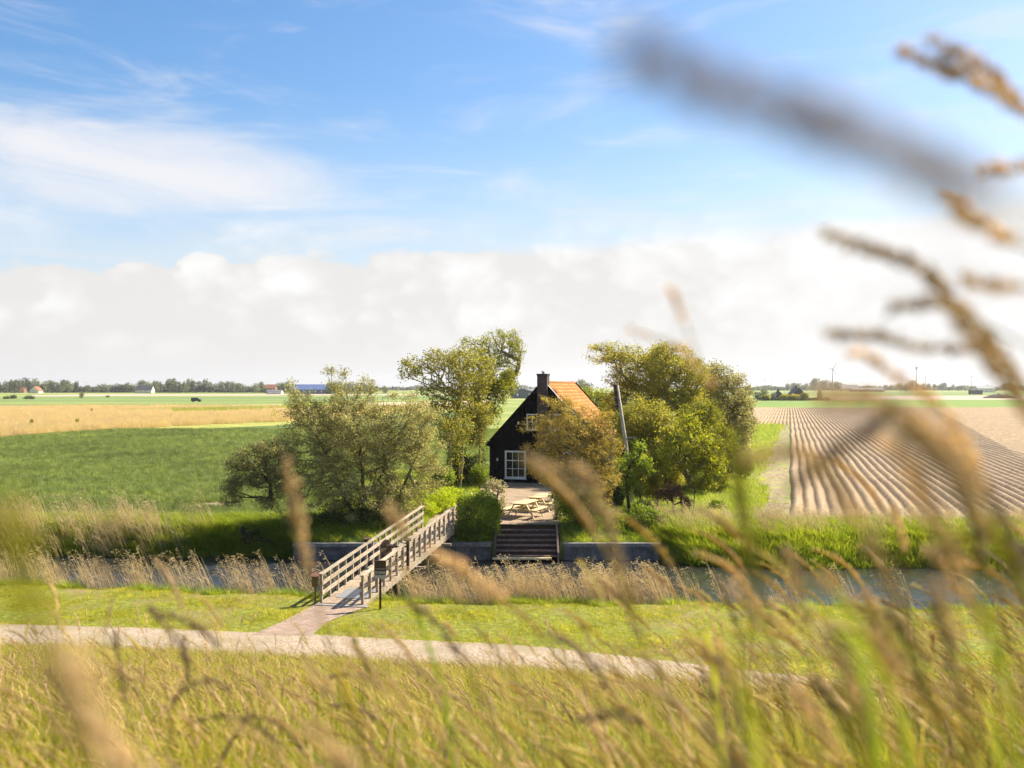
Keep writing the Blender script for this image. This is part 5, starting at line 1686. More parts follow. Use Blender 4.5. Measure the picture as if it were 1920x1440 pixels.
# green rushes behind the pond
pp = np.array([gp(a + rng.uniform(-1, 1), b - rng.uniform(2.2, 4.5), H0) for a, b in zip(rng.uniform(225, 640, 1500), np.zeros(1500))]) if False else None
ax = rng.uniform(225, 640, 1500); ay = np.interp(ax, [225, 330, 420, 500, 560, 640], [776.5, 773.6, 771, 767.4, 763.4, 760.5]) - rng.uniform(0.0, 1.6, 1500)
Y = 6.4 * F / (ay - HY); X = (ax - 960) / F * Y
scatter('pond_rushes', np.stack([X, Y, np.full(len(X), 0.9)], -1), rng.uniform(-0.7, 0.7, len(X)), rng.uniform(1.6, 3.4, len(X)), rng.integers(0, 4, len(X)), lush_src)

# dike slope grass in the foreground
n1 = 8000
Y = 1.15 + (9.5 - 1.15) * rng.random(n1) ** 0.75
X = rng.uniform(-1, 1, n1) * (0.56 * Y + 0.8)
n2 = 15000
Y2 = 9 + (28 - 9) * rng.random(n2) ** 0.9; X2 = rng.uniform(-1, 1, n2) * (0.56 * Y2 + 1)
X = np.concatenate([X, X2]); Y = np.concatenate([Y, Y2])
ok = Y < slope_foot(X) + 0.1
X, Y = X[ok], Y[ok]
hs = rng.uniform(0.72, 1.25, len(X)) * np.interp(X / Y, [-0.5, 0.1, 0.3, 0.5], [1.0, 1.0, 1.12, 1.2]) * np.interp(Y, [1, 4, 9, 20], [0.95, 1.0, 0.95, 0.75])
bare_share = rng.random(len(X))
pat = 0.5 + 0.5 * np.sin(X * 0.8 + 1.2 * np.sin(Y * 0.7)) * np.sin(Y * 1.1 + X * 0.3)
idx = np.where(bare_share < 0.08 + 0.34 * pat + 0.20 * (Y > 8), rng.integers(0, 4, len(X)), rng.integers(4, 7, len(X)))
# purple-brown and green patches come from different mixes of plants
scatter('slope_grass', np.stack([X, Y, ground_near(X, Y)], -1), rng.normal(0, 0.8, len(X)), hs, idx, slope_src)


n3 = 1900
Y3 = 1.2 + (12 - 1.2) * rng.random(n3) ** 1.1; X3 = rng.uniform(-1, 1, n3) * (0.56 * Y3 + 0.8)
scatter('tall_slope_grass', np.stack([X3, Y3, ground_near(X3, Y3)], -1), rng.normal(0, 0.65, n3), rng.uniform(0.55, 1.05, n3) * np.interp(X3 / Y3, [-0.5, -0.2, 0.0, 0.2, 0.35, 0.5], [1.0, 0.95, 0.82, 0.95, 1.12, 1.22]), rng.integers(0, 5, n3), tall_src)

# ================================================================ tall grass stems close to the lens
def hero_stem(label, pts, Y, dY=0.0, head=0.45, width=0.006, n=150, branches=True, stem_r=0.0010, root=True, green=False, hmat=None):
    """pts: photo pixels from the tip downwards; rooted on the slope"""
    P = [px(a, b, Y + dY * i / max(1, len(pts) - 1)) for i, (a, b) in enumerate(pts)]
    last = P[-1]; d = P[-1] - P[-2]; d /= np.linalg.norm(d)
    gz = float(ground_near(np.array([last[0]]), np.array([last[1]]))[0])
    if root and last[2] > gz:
        k = last[2] - gz
        foot = np.array([last[0] + max(0.10, d[0] * 0.5) * k * 0.6, last[1] + 0.02, gz - 0.02])
        mid = last + d * k * 0.35
        P = P + [mid, foot]
    P = np.array(P)
    # smooth the polyline
    tt = np.linspace(0, 1, len(P)); ts = np.linspace(0, 1, 26)
    Q = np.stack([np.interp(ts, tt, P[:, k]) for k in range(3)], -1)
    for _ in range(2):
        Q[1:-1] = (Q[:-2] + 2 * Q[1:-1] + Q[2:]) / 4
    base = Q[-1].copy(); Q = Q - base
    width = width * 0.62; n = int(n * 0.75); hm_ = hmat or (M['grass_slope'] if green else M['hero_head'])
    rt_ = empty('flowering_grass', tuple(base)); tag(rt_, label, 'grass stem', 'tall flowering grass stems close in front', 'thing')
    mb = MB().tube([tuple(q) for q in Q], [stem_r * (0.6 + 0.9 * i / 25) for i in range(26)], 5)
    mb.build('stem', M['seed_stem'], rt_, True)
    # seed head over the upper part
    seg = np.linalg.norm(np.diff(Q, axis=0), axis=1); cum = np.concatenate([[0], np.cumsum(seg)]); vis = np.linalg.norm(np.diff(P[:len(pts)], axis=0), axis=1).sum()
    hl = vis * head
    kk = max(8, int(hl / 0.012)); cp = []; cr = []
    for i in range(kk + 1):
        t = i / kk; cp.append(tuple(np.array([np.interp(t * hl, cum, Q[:, k]) for k in range(3)]) + rng.normal(0, width * 0.12, 3))); cr.append(max(0.0004, width * 0.24 * (0.2 + math.sin(PI * min(1, 0.06 + 0.86 * t)) ** 0.6) * random.uniform(0.5, 1.35)))
    MB().tube(cp, cr, 6).build('spike', hm_, rt_, True)
    V = []; R = []
    for i in range(n):
        t = random.random()
        s = t * hl
        c = np.array([np.interp(s, cum, Q[:, k]) for k in range(3)])
        c2 = np.array([np.interp(s + 0.004, cum, Q[:, k]) for k in range(3)])
        d = c - c2; d /= np.linalg.norm(d) + 1e-9
        o_ = rng.normal(0, 1, 3); o_ -= d * o_.dot(d); o_ /= np.linalg.norm(o_)
        wr = width * (0.45 + 0.8 * math.sin(PI * min(1, 0.1 + t * 0.85)))
        c = c + o_ * wr * random.uniform(0.1, 1)
        dd = d + o_ * 0.6; dd /= np.linalg.norm(dd); s2 = np.cross(dd, rng.normal(0, 1, 3)); s2 /= np.linalg.norm(s2)
        l = random.uniform(0.005, 0.009); w = l * 0.28; s3 = np.cross(dd, s2)
        V += [c, c + dd * l * 0.45 + s2 * w, c + dd * l * 0.45 - s2 * w, c + dd * l * 0.45 + s3 * w, c + dd * l * 0.45 - s3 * w, c + dd * l]
        R += [random.random()] * 6
    b = (np.arange(n) * 6)[:, None]
    f = np.concatenate([b + np.array(q) for q in ((0, 1, 3), (0, 3, 2), (0, 2, 4), (0, 4, 1), (5, 3, 1), (5, 2, 3), (5, 4, 2), (5, 1, 4))])
    me = np_mesh('seed_head', np.array(V), [f], hm_, rnd=R)
    link(bpy.data.objects.new('seed_head', me), rt_)
    return rt_


HS = [
    ('very close purple brown stem streaked across the upper right sky', [(1215, 112), (1330, 160), (1480, 212), (1640, 270), (1790, 330), (1960, 430)], 0.19, 0.01, 0.9, 0.0028, 170),
    ('stem arching into the top right corner with a drooping seed head', [(1690, 92), (1750, 118), (1810, 145), (1880, 180), (1960, 230)], 0.75, 0.0, 1.0, 0.006, 220),
    ('short side spray above the top right seed head', [(1745, 70), (1780, 92), (1830, 115), (1870, 150), (1930, 205)], 0.75, 0.02, 0.9, 0.006, 180),
    ('faint pale stem at the right edge below the top corner', [(1850, 318), (1890, 312), (1950, 312)], 0.7, 0.0, 1.0, 0.004, 60),
    ('pale blurred stem over the white cloud at the right edge', [(1775, 382), (1820, 410), (1870, 440), (1950, 480)], 0.62, 0.0, 0.8, 0.004, 90),
    ('longest bending stem with brown head reaching over the cloud bank', [(1545, 436), (1590, 456), (1640, 472), (1700, 486), (1745, 515), (1785, 560), (1830, 610), (1880, 665), (1935, 730)], 0.72, 0.05, 0.95, 0.0055, 420),
    ('short side stem left of the longest bending stem', [(1672, 578), (1715, 566), (1765, 566), (1830, 600)], 0.72, 0.0, 0.8, 0.004, 80),
    ('horizontal side stem at the right edge beside the longest bending stem', [(1815, 526), (1860, 535), (1950, 545)], 0.66, 0.0, 0.8, 0.004, 70),
    ('thick brown stem base rising along the right edge', [(1795, 590), (1830, 640), (1870, 690), (1930, 770), (1980, 900)], 0.62, 0.02, 0.7, 0.006, 240),
    ('yellow level stem above the wind turbine', [(1548, 627), (1600, 630), (1655, 628), (1700, 645), (1750, 655), (1830, 655), (1900, 690), (1960, 760)], 0.78, 0.0, 0.75, 0.0045, 200),
    ('curved tan stem crossing the right wind turbines', [(1600, 662), (1650, 680), (1690, 715), (1740, 745), (1790, 790), (1830, 870), (1880, 980)], 0.8, 0.0, 0.75, 0.005, 220),
    ('wide brown head lying across the ploughed ridges', [(1540, 745), (1585, 746), (1635, 748), (1690, 770), (1750, 810), (1800, 850), (1850, 930), (1890, 1040)], 0.55, 0.05, 0.8, 0.006, 330),
    ('straight dark stem slanting over the ridges', [(1668, 778), (1610, 815), (1555, 852), (1500, 900), (1440, 960), (1400, 1060), (1395, 1180)], 0.62, 0.0, 0.45, 0.004, 110),
    ('arched stem over the left end of the ridges', [(1400, 862), (1450, 850), (1500, 848), (1540, 870), (1570, 910), (1600, 965), (1640, 1030), (1690, 1120)], 0.6, 0.0, 0.65, 0.004, 170),
    ('upright olive stem before the green bank', [(1382, 818), (1384, 880), (1392, 950), (1400, 1030), (1406, 1120), (1420, 1230)], 0.85, 0.0, 0.6, 0.005, 130),
    ('tan stem bending down before the right bank', [(1660, 830), (1710, 880), (1740, 950), (1790, 1040), (1850, 1140)], 0.6, 0.0, 0.8, 0.005, 180),
    ('golden head over the far ridges', [(1690, 790), (1740, 830), (1790, 880), (1830, 960), (1880, 1080)], 0.5, 0.0, 0.6, 0.007, 220),
    ('soft tan head bending over the picnic tables', [(985, 858), (1040, 884), (1085, 912), (1120, 950), (1145, 1000), (1160, 1060), (1190, 1150), (1230, 1260)], 0.9, 0.0, 0.62, 0.006, 230),
    ('short tan spray in front of the russet tree', [(1078, 868), (1100, 892), (1125, 925), (1142, 970), (1160, 1050)], 0.9, 0.0, 0.7, 0.005, 90),
    ('upright tan seed head in front of the willow', [(541, 868), (548, 915), (558, 965), (566, 1015), (580, 1080), (610, 1180)], 1.0, 0.0, 0.65, 0.007, 150),
    ('short tan head above the bridge deck', [(726, 955), (742, 975), (760, 1000), (800, 1050), (860, 1130)], 1.0, 0.0, 0.3, 0.008, 60),
    ('tan head crossing the reeds right of the bridge', [(802, 1030), (840, 1052), (880, 1080), (925, 1110), (990, 1160), (1080, 1260)], 0.95, 0.0, 0.5, 0.007, 110),
    ('faint thin stem over the right treetop', [(1180, 620), (1220, 630), (1260, 645), (1300, 675), (1325, 705), (1370, 800), (1395, 930)], 0.9, 0.0, 0.5, 0.003, 50),
    ('faint upright tip above the right treetop', [(1258, 545), (1275, 580), (1290, 620), (1300, 655), (1330, 740), (1360, 860)], 0.8, 0.0, 0.35, 0.002, 24),
    ('big soft tan head low in the left corner', [(120, 1230), (145, 1290), (172, 1350), (200, 1420), (240, 1500)], 0.34, 0.0, 1.0, 0.0042, 110),
    ('green yellow blurred stem at the left edge', [(10, 960), (25, 1040), (50, 1110), (80, 1200), (110, 1330)], 0.26, 0.0, 0.6, 0.0022, 50),
    ('brown blurred head at the lower left', [(170, 1340), (215, 1390), (260, 1450), (300, 1520)], 0.7, 0.0, 1.0, 0.006, 110),
    ('tan blurred head at the bottom centre', [(590, 1370), (630, 1410), (680, 1470)], 0.7, 0.0, 1.0, 0.006, 90),
]
for (lb, pts, Y, dY, head, wd, n) in HS:
    hero_stem(lb, pts, Y, dY, head, wd, n, hmat=(M['seed_mauve'] if 'very close' in lb else M['seed_purple'] if 'dark stem' in lb else None), green=('green yellow' in lb or 'olive stem' in lb))
HS2 = [('dark purple brown head arching low above the green grass', [(365, 1352), (400, 1342), (445, 1345), (490, 1362), (530, 1400), (560, 1460)], 1.9),
       ('purple brown head bent over beside the low arching one', [(450, 1345), (485, 1342), (520, 1356), (555, 1385), (590, 1450)], 2.1),
       ('long dark head curving over the bottom left grass', [(322, 1370), (318, 1340), (330, 1305), (360, 1280), (400, 1272), (430, 1290)][::-1], 1.8),
       ('dark brown head nodding in the bottom middle grass', [(615, 1272), (640, 1262), (680, 1268), (720, 1290), (760, 1340)], 2.3),
       ('grey brown head above the bottom middle grass', [(620, 1325), (655, 1320), (690, 1335), (725, 1380)], 2.0),
       ('straight dark stem crossing the gravel road', [(345, 1195), (349, 1225), (352, 1262), (356, 1310)], 2.2),
       ('olive brown head dipping over the gravel road', [(300, 1150), (335, 1158), (370, 1172), (400, 1196), (430, 1250)], 1.6),
       ('long pale head leaning across the lawn left of the path', [(280, 1140), (305, 1165), (330, 1195), (350, 1230), (365, 1300)], 1.5),
       ('purple head rising at the left above the road', [(215, 1185), (222, 1230), (232, 1290), (245, 1360)], 1.6),
       ('dark head hanging over the lawn right of the sign', [(770, 1130), (800, 1150), (830, 1180), (860, 1225), (890, 1290)], 1.5),
       ('brown head arching in front of the lawn centre', [(1030, 1190), (1060, 1200), (1095, 1225), (1130, 1270), (1160, 1340)], 1.5),
       ('dark bent head low in the right centre', [(1085, 1350), (1120, 1342), (1160, 1335), (1200, 1350), (1240, 1400)], 1.3)]
for (lb, pts, Y) in HS2:
    hero_stem(lb, pts, Y, 0.0, 0.75, 0.0075, 130, hmat=M['seed_purple'])
# further stems filling the right foreground, each on its own root
words_a = ['slender', 'pale', 'brown', 'golden', 'olive', 'bent', 'arching', 'feathery', 'drooping', 'thin']
rr = random.Random(11)
kinds_ = [('tan', 'hero_head'), ('dark brown', 'seed_purple'), ('green yellow', 'grass_slope')]
for i in range(56):
    right = i < 48
    x = rr.uniform(1300, 1990) if right else rr.uniform(0, 900)
    y = rr.uniform(1090, 1400) if right else rr.uniform(1150, 1270)
    if right: y -= (x - 1300) * 0.42
    Y = rr.uniform(0.6, 1.6) if right else rr.uniform(1.6, 2.6)
    ln = rr.uniform(130, 260) / Y * (1.1 if right else 1.5)
    an = rr.uniform(0.75, 1.2)
    pts = []; cx, cy = x, y
    for k in range(6):
        pts.append((cx, cy)); cx += ln / 5 * math.cos(an + 0.08 * k); cy += ln / 5 * math.sin(an + 0.08 * k)
    kn, km = kinds_[rr.choice((0, 0, 1, 1, 2))]
    where = ('low at the right centre' if x < 1480 else 'below the ploughed field' if x < 1700 else 'in the thick grass at the right edge') if right else 'standing over the gravel road at the left'
    o_ = hero_stem('blurred %s grass stem %s' % (kn, where), pts, Y, 0.0, rr.uniform(0.45, 0.8), rr.uniform(0.003, 0.0055), 90, hmat=M[km])
    o_['group'] = 'blurred stems low on the right' if right else 'blurred stems over the gravel road'
# broad green blades
def hero_blade(label, pts, Y, w=0.006):
    P = np.array([px(a, b, Y) for a, b in pts]); last = P[-1]
    gz = float(ground_near(np.array([last[0]]), np.array([last[1]]))[0])
    P = np.concatenate([P, [[last[0] + 0.08, last[1] + 0.01, gz - 0.02]]])
    ts = np.linspace(0, 1, 14); tt = np.linspace(0, 1, len(P)); Q = np.stack([np.interp(ts, tt, P[:, k]) for k in range(3)], -1)
    base = Q[-1].copy(); Q -= base
    V = []; 
    for i, q in enumerate(Q):
        ww = w * min(1, 0.08 + i / 4.0) * 0.5
        V += [q + [-ww, 0.0, 0], q + [0, ww * 0.35, 0], q + [ww, 0, 0]]
    Fc = []
    for i in range(13):
        Fc += [(3 * i, 3 * i + 1, 3 * i + 4, 3 * i + 3), (3 * i + 1, 3 * i + 2, 3 * i + 5, 3 * i + 4)]
    me = np_mesh('leafy_grass', np.array(V), [np.array(Fc)], M['grass_lush'], rnd=np.full(len(V), 0.5), smooth=True)
    o = bpy.data.objects.new('leafy_grass', me); o.location = base; link(o)
    tag(o, label, 'grass blade', 'broad green grass blades close in front', 'thing')


hero_blade('broad bright green blade rising before the gravel road', [(1322, 1180), (1330, 1215), (1338, 1260), (1345, 1330)], 1.9, 0.014)
hero_blade('green blade slanting from the reeds right of the bridge', [(745, 1090), (770, 1130), (790, 1170), (810, 1230), (835, 1300)], 1.5, 0.006)
hero_blade('olive blade leaning across the far right bank', [(1510, 1030), (1560, 1100), (1610, 1180), (1660, 1270), (1700, 1370)], 0.8, 0.0045)
hero_blade('dark olive blade at the lower right', [(1560, 1120), (1600, 1200), (1630, 1290), (1650, 1400)], 0.7, 0.0045)
for i in range(7):
    x = rr.uniform(1250, 1950); y = rr.uniform(1100, 1330) - (x - 1250) * 0.25; Y = rr.uniform(0.6, 1.2); L_b = rr.uniform(90, 200) / Y; an = rr.uniform(0.9, 1.3)
    o_ = hero_blade('blurred olive grass blade %s' % ('low at the right centre' if x < 1500 else 'low at the right edge'), [(x + L_b * k / 3 * math.cos(an), y + L_b * k / 3 * math.sin(an)) for k in range(4)], Y, rr.uniform(0.0022, 0.004))
hero_blade('bright green blade in the bottom right corner', [(1840, 1280), (1860, 1350), (1875, 1440), (1880, 1500)], 0.9, 0.005)

# ================================================================ far things
def gable_building(name, label, cat, cx, Y, w, d, eave, ridge, wallm, roofm, rz=0.0, axis='x', group=None, chimney=None, z0=0.9):
    """simple building with walls, two roof slopes and openings; axis: direction of the ridge"""
    b = empty(name, ((cx - 960) / F * Y, Y, z0), rz); tag(b, label, cat, group)
    W_, D_ = w / 2, d / 2
    if axis == 'x':
        gable = [(-W_, -D_), (-W_, D_)]
        vs = [(-W_, -D_, 0), (W_, -D_, 0), (W_, D_, 0), (-W_, D_, 0), (-W_, -D_, eave), (W_, -D_, eave), (W_, D_, eave), (-W_, D_, eave), (-W_, 0, ridge), (W_, 0, ridge)]
        fs = [(0, 1, 5, 4), (2, 3, 7, 6), (1, 2, 6, 9, 5), (3, 0, 4, 8, 7)]
        rv = [((-W_ - .3, -D_ - .3, eave - .2), (W_ + .3, -D_ - .3, eave - .2), (W_ + .3, 0, ridge + .08), (-W_ - .3, 0, ridge + .08)), ((-W_ - .3, D_ + .3, eave - .2), (-W_ - .3, 0, ridge + .08), (W_ + .3, 0, ridge + .08), (W_ + .3, D_ + .3, eave - .2))]
    else:
        vs = [(-W_, -D_, 0), (W_, -D_, 0), (W_, D_, 0), (-W_, D_, 0), (-W_, -D_, eave), (W_, -D_, eave), (W_, D_, eave), (-W_, D_, eave), (0, -D_, ridge), (0, D_, ridge)]
        fs = [(0, 1, 5, 8, 4), (2, 3, 7, 9, 6), (1, 2, 6, 5), (3, 0, 4, 7)]
        rv = [((-W_ - .3, -D_ - .3, eave - .2), (0, -D_ - .3, ridge + .08), (0, D_ + .3, ridge + .08), (-W_ - .3, D_ + .3, eave - .2)), ((W_ + .3, -D_ - .3, eave - .2), (W_ + .3, D_ + .3, eave - .2), (0, D_ + .3, ridge + .08), (0, -D_ - .3, ridge + .08))]
    MB().raw(vs, fs).build('wall', wallm, b)
    for q in rv:
        lo = [tuple(np.array(p) - [0, 0, 0.15]) for p in q]
        r = MB().raw(list(q) + lo, [(0, 1, 2, 3), (7, 6, 5, 4), (0, 4, 5, 1), (1, 5, 6, 2), (2, 6, 7, 3), (3, 7, 4, 0)]).build('roof', roofm, b)
    if chimney is not None:
        MB().box((chimney[0] - .45, chimney[1] - .45, ridge - 0.6), (chimney[0] + .45, chimney[1] + .45, ridge + 1.0)).build('chimney', M['wall_brown'], b)
    n_ = max(1, int(w / 5)) if axis == 'x' else 2
    for i in range(n_):
        xx = -W_ + (i + 0.5) * w / n_
        MB().box((xx - 0.5, -D_ - 0.03, eave * 0.35), (xx + 0.5, -D_ + 0.03, eave * 0.75)).build('window', M['white'], b)
    return b


gable_building('farm_shed', 'long shed with blue roof among far trees behind the willow', 'shed', 585, 900, 36, 20, 4.0, 8.4, M['wall_grey'], M['roof_blue'])
gable_building('barn', 'grey barn with shallow roof visible left of the chimney', 'barn', 994, 560, 14, 22, 3.6, 5.2, M['wall_grey'], M['roof_grey'], rz=-0.35, axis='y')
gable_building('cottage', 'low brick house with red roof at the far left trees', 'house', 35, 1050, 14, 8, 2.5, 6.0, M['wall_brick'], M['roof_red'])
gable_building('cottage', 'pale gabled house with dark roof left of the round field bush', 'house', 68, 1000, 9, 10, 2.6, 6.5, M['wall_cream'], M['roof_red'], axis='y')
gable_building('cottage', 'white and dark house half hidden in the far tree row', 'house', 272, 1000, 16, 10, 3.2, 7.5, M['wall_cream'], M['roof_dark'])
gable_building('farm_shed', 'low pale open shed before the blue roofed shed', 'shed', 516, 860, 12, 8, 2.6, 3.6, M['wall_cream'], M['roof_grey'])
gable_building('cottage', 'red roofed house behind the low pale shed', 'house', 508, 980, 10, 8, 5.0, 8.5, M['wall_brick'], M['roof_red'])
gable_building('brick_cottage', 'large dark brown gabled farmhouse among yellow gorse', 'house', 1493, 470, 6.8, 9, 2.3, 5.8, M['wall_brown'], M['roof_dark'], axis='y', chimney=(0, 0.5))
gable_building('brick_cottage', 'small dark brown gabled outbuilding left of the far farmhouse', 'house', 1459, 478, 4.6, 6, 1.5, 4.0, M['wall_brown'], M['roof_dark'], axis='y', chimney=(0.0, 0.3))
gable_building('farm_shed', 'white fronted low farm right of the wind turbine', 'shed', 1592, 1400, 22, 12, 4.5, 9, M['wall_cream'], M['roof_grey'])
gable_building('farm_shed', 'long low brownish greenhouse roof beyond the bare field', 'shed', 1625, 1250, 40, 10, 3.0, 5, M['wall_brick'], M['roof_grey'])
gable_building('farm_shed', 'pale shed near the right edge of the horizon', 'shed', 1845, 1150, 20, 12, 4.5, 7.5, M['wall_cream'], M['roof_grey'])
# container and heap
cn = px(1829, 734, 800); cont = empty('container', (cn[0], 800, 0.9)); tag(cont, 'dark rust brown box container in the far right field', 'container')
MB().box((-5, -1.5, 0.3), (5, 1.5, 3.4)).build('body', M['wall_brown'], cont, bevel=0.05)
MB().box((-5.1, -1.6, 3.4), (5.1, 1.6, 3.6)).build('roof', M['roof_grey'], cont)
hp = px(1875, 744, 560)
V = []; Fc = []
for i in range(13):
    for k in range(9):
        u = i / 12 * 2 - 1; v = k / 8 * 2 - 1
        V.append((u * 9, v * 4, 2.4 * max(0, (1 - u * u * 0.98)) ** 0.8 * max(0, 1 - v * v) ** 0.6 * (1 + 0.25 * math.sin(i * 2.1) * math.cos(k)) - 0.02))
for i in range(12):
    for k in range(8):
        a = i * 9 + k; Fc.append((a, a + 9, a + 10, a + 1))
o = MB().raw(V, Fc).build('soil_heap', M['mud'], None, True); o.location = (hp[0], 560, 0.9)
tag(o, 'brown heap of earth in the far field at the right edge', 'heap')

# van
vn = px(368, 756, 425); van = empty('van', (vn[0], 425, 0.93), 0.0); tag(van, 'small black van driving along the far field track', 'van')
prof = [(-1.95, 0.35), (-1.98, 1.25), (-1.8, 1.78), (0.55, 1.80), (1.15, 1.15), (1.9, 1.0), (2.02, 0.8), (2.02, 0.35)]
k = len(prof)
MB().raw([(a, -0.88, b) for a, b in prof] + [(a, 0.88, b) for a, b in prof], [tuple(range(k)), tuple(range(2 * k - 1, k - 1, -1))] + [(i, i + k, (i + 1) % k + k, (i + 1) % k) for i in range(k)]).build('body', M['black_paint'], van)
MB().box((-1.6, -0.89, 1.2), (0.6, -0.878, 1.62)).build('side_window', M['car_glass'], van)
for wx in (-1.25, 1.3):
    for wy in (-0.8, 0.8):
        MB().tube([(wx, wy - 0.11, 0.33), (wx, wy + 0.11, 0.33)], [0.33, 0.33], 14).build('wheel', M['rubber'], van)


def turbine(label, x, ytop, Y, ang, col, group, face=0.0, blade=0.5):
    bz = 0.9; hub = CAMZ - (ytop - HY) / F * Y
    t = empty('wind_turbine', ((x - 960) / F * Y, Y, bz), face); tag(t, label, 'wind turbine', group)
    H = hub - bz; r = H * 0.018
    MB().tube([(0, 0, 0), (0, 0, H)], [max(r * 1.4, Y * 0.00030), max(r * 0.8, Y * 0.00022)], 8).build('tower', col, t, True)
    MB().box((-H * 0.02, -H * 0.07, H - H * 0.02), (H * 0.02, H * 0.05, H + H * 0.022)).build('nacelle', col, t)
    for i in range(3):
        a = ang + i * 2 * PI / 3; L = H * blade
        d = Vector((math.cos(a), 0, math.sin(a))); n = Vector((-math.sin(a), 0, math.cos(a)))
        o_ = Vector((0, -H * 0.08, H)); w = max(L * 0.045, Y * 0.00030)
        pts = [o_ + n * w * 0.5, o_ - n * w * 0.5, o_ + d * L * 0.3 - n * w, o_ + d * L - n * w * 0.15, o_ + d * L + n * w * 0.1, o_ + d * L * 0.3 + n * w * 0.4]
        bk = [p + Vector((0, w * 0.3, 0)) for p in pts]
        MB().raw(pts + bk, [(0, 1, 2, 3, 4, 5), (11, 10, 9, 8, 7, 6)] + [(q, q + 6, (q + 1) % 6 + 6, (q + 1) % 6) for q in range(6)]).build('blade', col, t)


for (lb, x, yt, Y, an, c, bl_) in (('white wind turbine at the far left edge of the horizon', 14, 719, 2300, 0.4, 'turbine', .55), ('faint small white turbine second from the left edge', 54, 719, 2600, 1.5, 'turbine', .45),
                             ('faint white turbine behind the far left trees', 92, 719.5, 2700, 0.9, 'turbine', .45), ('white turbine beside the round field bush', 162, 718, 2300, 0.2, 'turbine', .5),
                             ('grey wind turbine standing clear above the far farm', 1561, 692, 1500, PI, 'mast', .36), ('dark wind turbine crossed by the curved tan stem', 1718, 690, 1500, 2.4, 'mast', .16),
                             ('small turbine just right of the dark one', 1735, 708, 1900, 1.2, 'mast', .2), ('thin turbine in the middle of the right horizon', 1822, 706, 1900, 0.5, 'mast', .2),
                             ('tall thin mast like turbine near the right edge', 1893, 694, 1500, 1.0, 'mast', .2), ('faint thin turbine left of the far outbuilding', 1434, 712, 2600, 0.6, 'turbine', .3),
                             ('faint thin turbine above the far outbuilding', 1446, 711, 2600, 1.7, 'turbine', .3), ('faint turbine left of the far farmhouse chimney', 1478, 714, 2500, 0.2, 'turbine', .3)):
    turbine(lb, x, yt, Y, an, M[c], 'wind turbines along the horizon', 0.0, bl_)

# far trees: a few shared meshes
def far_tree_mesh(kind, n=620):
    H = 10.0
    if kind == 0: bls = [(np.array([0, 0, 6.2]), (4.0, 3.5, 3.6)), (np.array([-2, 0, 4.6]), (2.6, 2.5, 2.8)), (np.array([2, 0, 5.2]), (2.6, 2.5, 3.0)), (np.array([0, 0, 2.0]), (3.4, 3, 2.0))]
    elif kind == 1: bls = [(np.array([0, 0, 5.5]), (2.4, 2.4, 4.4)), (np.array([0.8, 0, 3.6]), (2.2, 2, 3.0))]
    elif kind == 2: bls = [(np.array([-2.2, 0, 5.2]), (3.0, 2.6, 3.4)), (np.array([2.4, 0, 4.4]), (3.2, 2.6, 3.2)), (np.array([0, 0, 3.0]), (4.6, 3, 2.8))]
    elif kind == 3: bls = [(np.array([0, 0, 6.8]), (3.2, 3, 3.0)), (np.array([0.4, 0, 4.4]), (2.2, 2.2, 2.2))]
    else: bls = [(np.array([0, 0, 1.8]), (4.5, 3.2, 2.0)), (np.array([2.5, 0, 1.3]), (3.0, 2.2, 1.6)), (np.array([-2.6, 0, 1.2]), (3.0, 2.2, 1.5))]
    P = sample_blobs(bls, n, 0.35); P = P[P[:, 2] > 0]
    n = len(P)
    d = rng.normal(0, 1, (n, 3)); d /= np.linalg.norm(d, axis=1)[:, None]; s = np.cross(d, rng.normal(0, 1, (n, 3))); s /= np.linalg.norm(s, axis=1)[:, None]
    l = rng.uniform(0.5, 1.1, n)[:, None]
    V = np.stack([P - d * l * .5, P + s * l * .4, P + d * l * .5, P - s * l * .4], 1).reshape(-1, 3)
    f = np.arange(4 * n).reshape(n, 4)
    tb = MB()
    if kind != 4:
        tb.tube([(0, 0, 0), (0.1, 0, 3.0), (0, 0, 6.0)], [0.32, 0.24, 0.08], 6)
        for a in range(4):
            tb.tube([(0, 0, 2.6), (1.6 * math.cos(a * 1.6), 1.2 * math.sin(a * 1.6), 5.5)], [0.14, 0.04], 4)
    cm = np_mesh('crown', V, [f], M['leaf_far'], rnd=np.repeat(rng.random(n), 4))
    tm = bpy.data.meshes.new('trunk'); tm.from_pydata(tb.v, [], tb.f); tm.materials.append(M['bark'])
    return cm, tm


FT = [far_tree_mesh(k) for k in (0, 1, 2, 3, 0, 2, 4)]


def far_tree(x, ybase, ytop, kind, label, group, name='far_tree', cat='tree', wscale=1.0, Y=None, z=0.9):
    if Y is None: Y = (CAMZ - z) * F / (ybase - HY)
    Hh = (ybase - ytop) / F * Y
    cm, tm = FT[kind]
    top = cm.get('top')
    hh = {0: 9.8, 1: 9.9, 2: 8.6, 3: 9.8, 4: 9.8, 5: 8.6, 6: 3.8}[kind]
    s = Hh / hh
    r = empty(name, ((x - 960) / F * Y, Y, z), rng.uniform(0, 6.28)); tag(r, label, cat, group)
    r.scale = (s * wscale, s * wscale, s)
    o = link(bpy.data.objects.new('crown', cm), r)
    if kind != 6:
        link(bpy.data.objects.new('trunk', tm), r)
    return r


ra = random.Random(5)
GL = 'far trees in the row left of the willow'
KN = ['broad round', 'narrow upright', 'low twin crowned', 'high crowned', 'broad round', 'low twin crowned']


